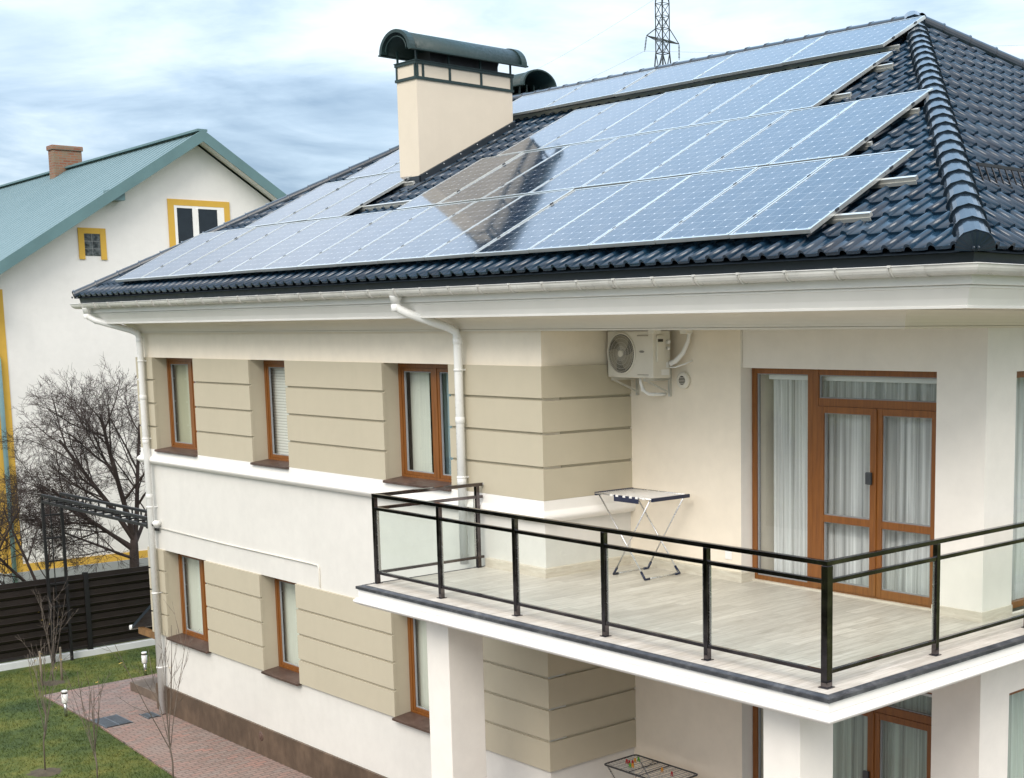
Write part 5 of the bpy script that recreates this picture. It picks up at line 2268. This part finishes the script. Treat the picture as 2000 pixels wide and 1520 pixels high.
# ------------------------------------------------------------------ trees
def limb(mb, p, d, length, r, depth, rng, cfg, lvl=0):
    nseg = 5 if lvl < 2 else (4 if lvl < 4 else 2)
    pts, rs = [V(p)], [r]
    dd = V(d).normalized()
    taper = cfg.get('taper', 0.45)
    for i in range(nseg):
        j = cfg['wob'] * (0.6 + 0.25 * lvl)
        dd = (dd + V((rng.gauss(0, j), rng.gauss(0, j), rng.gauss(0, j) + cfg['up']))).normalized()
        pts.append(pts[-1] + dd * length / nseg)
        rs.append(r * (1 - (1 - taper) * (i + 1) / nseg))
    if depth == 0:
        rs[-1] = max(cfg['rmin'] * 0.5, rs[-1] * 0.5)
    mb.tube(pts, rs, 8 if lvl == 0 else (6 if lvl == 1 else (4 if lvl == 2 else 3)), False)
    if depth == 0:
        return
    n = cfg['kids'][min(lvl, len(cfg['kids']) - 1)]
    for k in range(n):
        f = 0.25 + 0.75 * (k + rng.random() * 0.8) / n
        f = min(f, 0.98)
        i = min(int(f * nseg), nseg - 1)
        q = pts[i].lerp(pts[i + 1], f * nseg - i)
        t = (pts[i + 1] - pts[i]).normalized()
        side = t.orthogonal().normalized()
        side.rotate(Matrix.Rotation(rng.uniform(0, 2 * PI), 3, t))
        a = R(rng.uniform(*cfg['ang']))
        nd = t * math.cos(a) + side * math.sin(a)
        limb(mb, q, nd, length * rng.uniform(*cfg['len']) * (1.1 - 0.35 * f), max(cfg['rmin'], r * (1 - 0.5 * f) * rng.uniform(0.4, 0.6)), depth - 1, rng, cfg, lvl + 1)


def big_tree(name, base, trunk, mains, seed, label, cfg):
    rng = random.Random(seed)
    o = thing(name, label, 'tree', base)
    b = MB()
    pts = [V(q) for q, _ in trunk]
    b.tube(pts, [r for _, r in trunk], 10)
    b.build('trunk', M['bark'], o)
    c = MB()
    for (p, d, ln, r) in mains:
        limb(c, p, d, ln * cfg['short'], r * 0.66, cfg['depth'], rng, cfg)
    c.build('crown', M['bark'], o)
    return o


cfg = dict(wob=0.085, up=0.02, kids=(10, 8, 6, 5), ang=(22, 60), len=(0.42, 0.68), rmin=0.0038, depth=4, short=0.80)
# seen across the picture, -y is left and +y right
T0 = (-8.2, 3.05, GZ)
mains = [((0, 0.03, 1.75), (0.1, -0.95, 0.75), 3.1, 0.085), ((0.02, 0.05, 2.0), (-0.2, -0.62, 1.0), 3.7, 0.10), ((0, 0.05, 2.1), (0.25, -0.30, 1.0), 4.0, 0.11),
         ((0.0, 0.06, 2.0), (0.1, 0.18, 1.0), 3.6, 0.10), ((0, 0.02, 1.55), (0.3, -0.9, 0.42), 2.7, 0.06), ((0, 0.06, 1.9), (-0.5, 0.6, 0.8), 2.9, 0.08), ((0.03, 0.05, 1.8), (-0.35, -0.85, 0.6), 3.2, 0.075)]
big_tree('bare_tree', T0, [((0, 0, -0.1), 0.15), ((0.0, 0.0, 0.9), 0.125), ((0.0, 0.03, 1.7), 0.11), ((0.0, 0.06, 2.2), 0.075)], mains, 11, 'large bare dark tree spreading wide beyond the fence beside the house corner', cfg)
cfg2 = dict(wob=0.09, up=0.05, kids=(8, 6, 5, 3), ang=(22, 58), len=(0.42, 0.66), rmin=0.0040, depth=4, short=0.85)
T1 = (-7.4, 0.55, GZ)
mains = [((0, 0, 1.1), (0.0, -0.75, 0.9), 2.6, 0.065), ((0, 0.02, 1.0), (0.1, 0.28, 0.9), 1.6, 0.045), ((0, -0.02, 1.3), (-0.3, -0.3, 1.0), 2.3, 0.055), ((0.02, -0.02, 0.9), (0.3, -0.9, 0.5), 2.0, 0.045)]
big_tree('bare_tree', T1, [((0.0, 0.1, -0.1), 0.085), ((0, 0.04, 0.8), 0.07), ((0, 0, 1.4), 0.06)], mains, 23, 'smaller bare tree leaning left behind the fence in front of the yellow corner', cfg2)
T2 = (-7.0, -1.3, GZ)
mains = [((0, 0.55, 1.6), (0.0, 0.5, 1.0), 2.2, 0.05), ((0, 0.3, 1.5), (-0.2, 0.1, 1.0), 2.6, 0.06), ((0, 0.2, 1.3), (0.1, -0.3, 1.0), 2.2, 0.05)]
big_tree('bare_tree', T2, [((0.0, 0.0, -0.1), 0.08), ((0, 0.2, 0.9), 0.065), ((0, 0.5, 1.65), 0.05)], mains, 31, 'bare tree at the left edge of the picture behind the brown fence', cfg2)


def sapling(base, h, seed, label, spread=0.5, trunk_h=0.45, nb_=6, leaves=4, r=0.012, angs=(10, 32)):
    rng = random.Random(seed)
    o = thing('sapling', label, 'sapling', base, 'bare young trees on the lawn')
    b = MB()
    th = h * trunk_h
    top = V((rng.gauss(0, 0.03), rng.gauss(0, 0.03), th))
    b.tube([(0, 0, -0.05), (0.01, 0.005, th * 0.5), top], [r, r * 0.9, r * 0.8], 7)
    b.build('trunk', M['bark_sap'], o)
    c = MB()
    cfg_ = dict(wob=0.05, up=0.06, kids=(4, 2), ang=(18, 45), len=(0.28, 0.5), rmin=0.0038, depth=2)
    tips = []
    for k in range(nb_):
        a = 2 * PI * (k + rng.random() * 0.6) / nb_
        an = R(rng.uniform(*angs)) if k else R(4)
        d = V((math.cos(a) * math.sin(an), math.sin(a) * math.sin(an), math.cos(an)))
        st = V((0, 0, th * rng.uniform(0.6, 1.0))) if k else top
        st = V((top.x * st.z / th, top.y * st.z / th, st.z))
        ln = (h - st.z) * rng.uniform(0.7, 1.0)
        limb(c, st, d, ln, r * 0.55, cfg_['depth'], rng, cfg_, 1)
        tips.append(st + d * ln * 0.85)
    c.build('crown', M['bark_sap'], o)
    if leaves:
        lf = MB()
        for k in range(leaves):
            p = rng.choice(tips) + V((rng.gauss(0, 0.05), rng.gauss(0, 0.05), rng.gauss(0, 0.08)))
            a = rng.uniform(0, 2 * PI)
            u_ = V((math.cos(a), math.sin(a), -0.3)) * 0.035
            w_ = V((-math.sin(a), math.cos(a), 0.1)) * 0.014
            lf.add([p - u_, p + w_, p + u_, p - w_ + V((0, 0, 0.012))], [(0, 1, 2, 3)])
        lf.build('leaves', M['leaf'], o)
    return o


sapling((-3.57, -0.62, GZ), 1.95, 3, 'bare sapling between two wooden stakes near the fence', trunk_h=0.22, nb_=8, angs=(10, 38))
sapling((2.28, -2.84, GZ), 2.25, 8, 'bare sapling with a bare soil ring nearest the left lawn corner', trunk_h=0.42, nb_=7, angs=(8, 30))
sapling((3.50, -2.48, GZ), 1.85, 12, 'bare upright sapling on the lawn edge beside the large drain grate', trunk_h=0.30, nb_=8, angs=(4, 14), leaves=1)
sapling((4.55, -1.72, GZ), 2.65, 17, 'tall bare sapling rising in front of the brown plinth and brick path', trunk_h=0.30, nb_=7, r=0.014, angs=(8, 30))
for i, (x, y, lb) in enumerate(((-3.52, -0.84, 'wooden stake left of the sapling near the fence'), (-3.62, -0.42, 'wooden stake right of the sapling near the fence'))):
    b = MB()
    b.tube([(x, y, GZ - 0.2), (x + rnd.gauss(0, 0.02), y, GZ + 0.68)], [0.024, 0.022], 8)
    tag(b.build('tree_stake', M['stake']), lb, 'stake', 'stakes of the young tree')

# ------------------------------------------------------------------ power line
DP = V((fwd.x, fwd.y, 0)).normalized()


def lattice(mb, z0, z1, w0, w1, n, r):
    cs = ((1, 1), (-1, 1), (-1, -1), (1, -1))
    for i in range(n):
        a, c = z0 + (z1 - z0) * i / n, z0 + (z1 - z0) * (i + 1) / n
        wa, wc = w0 + (w1 - w0) * i / n, w0 + (w1 - w0) * (i + 1) / n
        for k in range(4):
            p, q = cs[k], cs[(k + 1) % 4]
            mb.bar((p[0] * wa, p[1] * wa, a), (p[0] * wc, p[1] * wc, c), r * 1.5, r * 1.5)
            mb.bar((p[0] * wa, p[1] * wa, a), (q[0] * wc, q[1] * wc, c), r, r)
            if i % 2 == 0:
                mb.bar((q[0] * wa, q[1] * wa, a), (p[0] * wc, p[1] * wc, c), r * 0.8, r * 0.8)
            mb.bar((p[0] * wc, p[1] * wc, c), (q[0] * wc, q[1] * wc, c), r, r)


PYB = V((-83.7, 93.2, GZ))
py = thing('pylon', 'dark lattice power pylon with hanging insulators rising behind the roof', 'pylon', PYB, rz=0)
b = MB()
wt = 0.52
ZR1, ZR2 = 41.3, 38.75
lattice(b, 0, 36.2, 3.0, wt, 9, 0.07)
lattice(b, 36.2, ZR1, wt, wt, 4, 0.055)
lattice(b, ZR1, 47.0, wt, 0.06, 2, 0.06)
b.build('tower', M['pylon'], py)
b = MB()
TIP = []
for (ang, ln, z) in ((45, 1.75, 37.15), (225, 1.70, 38.05)):
    d = V((math.cos(R(ang)), math.sin(R(ang)), 0))
    tip = d * ln + V((0, 0, z))
    TIP.append(tip)
    c0 = d * wt * 1.414
    sd_ = V((-d.y, d.x, 0)) * wt * 1.414
    b.bar(V((c0.x, c0.y, ZR2)), tip, 0.09, 0.09)
    for q in (c0 * 0, sd_, -sd_, c0):
        b.bar(V((q.x, q.y, 37.55)), tip, 0.07, 0.07)
b.build('cross_arm', M['pylon'], py)
ends = []
for tip, dx in zip(TIP, ((0, 0), (-0.16, -0.16))):
    b = MB()
    e_ = tip + V((dx[0], dx[1], -1.65))
    b.tube([tip, e_], 0.03, 6)
    for i in range(9):
        c = tip.lerp(e_, 0.12 + 0.09 * i)
        b.lathe(tuple(c), [(0.02, -0.04), (0.10, -0.02), (0.10, 0.02), (0.02, 0.04)], 8)
    b.build('insulator', M['pylon'], py)
    ends.append(e_)
bpy.context.view_layer.update()
MW = py.matrix_world
def far(px, py_, dist):
    a = (px - 1377.6) / 2646.8
    c = -(py_ - 997.27) / 2646.8
    d = fwd + rr * a + uu * c
    return co.location + d * (dist / math.hypot(d.x, d.y))


LINES = [(far(1258, 100, 150), far(1780, 96, 150), 'thin power cable running right from the left insulator behind the roof peak'),
         (far(1258, 100, 150), far(1060, 192, 190), 'thin power cable sloping down left from the pylon toward the small chimney'),
         (far(1279, -2, 150), far(1040, 140, 190), 'faint topmost cable sloping left from the pylon across the clouds'),
         (far(1800, 88, 150), far(2100, 82, 150), 'upper thin cable crossing the sky right of the roof peak'),
         (far(1860, 116, 150), far(2100, 115, 150), 'lower thin cable crossing the sky right of the roof peak')]
for (p, q, lb) in LINES:
    b = MB()
    pts = [p.lerp(q, i / 24) - V((0, 0, 0.25 * 4 * (i / 24) * (1 - i / 24))) for i in range(25)]
    b.tube(pts, 0.011, 4, False)
    tag(b.build('power_cable', M['cable']), lb, 'power cable', 'cables of the power line')
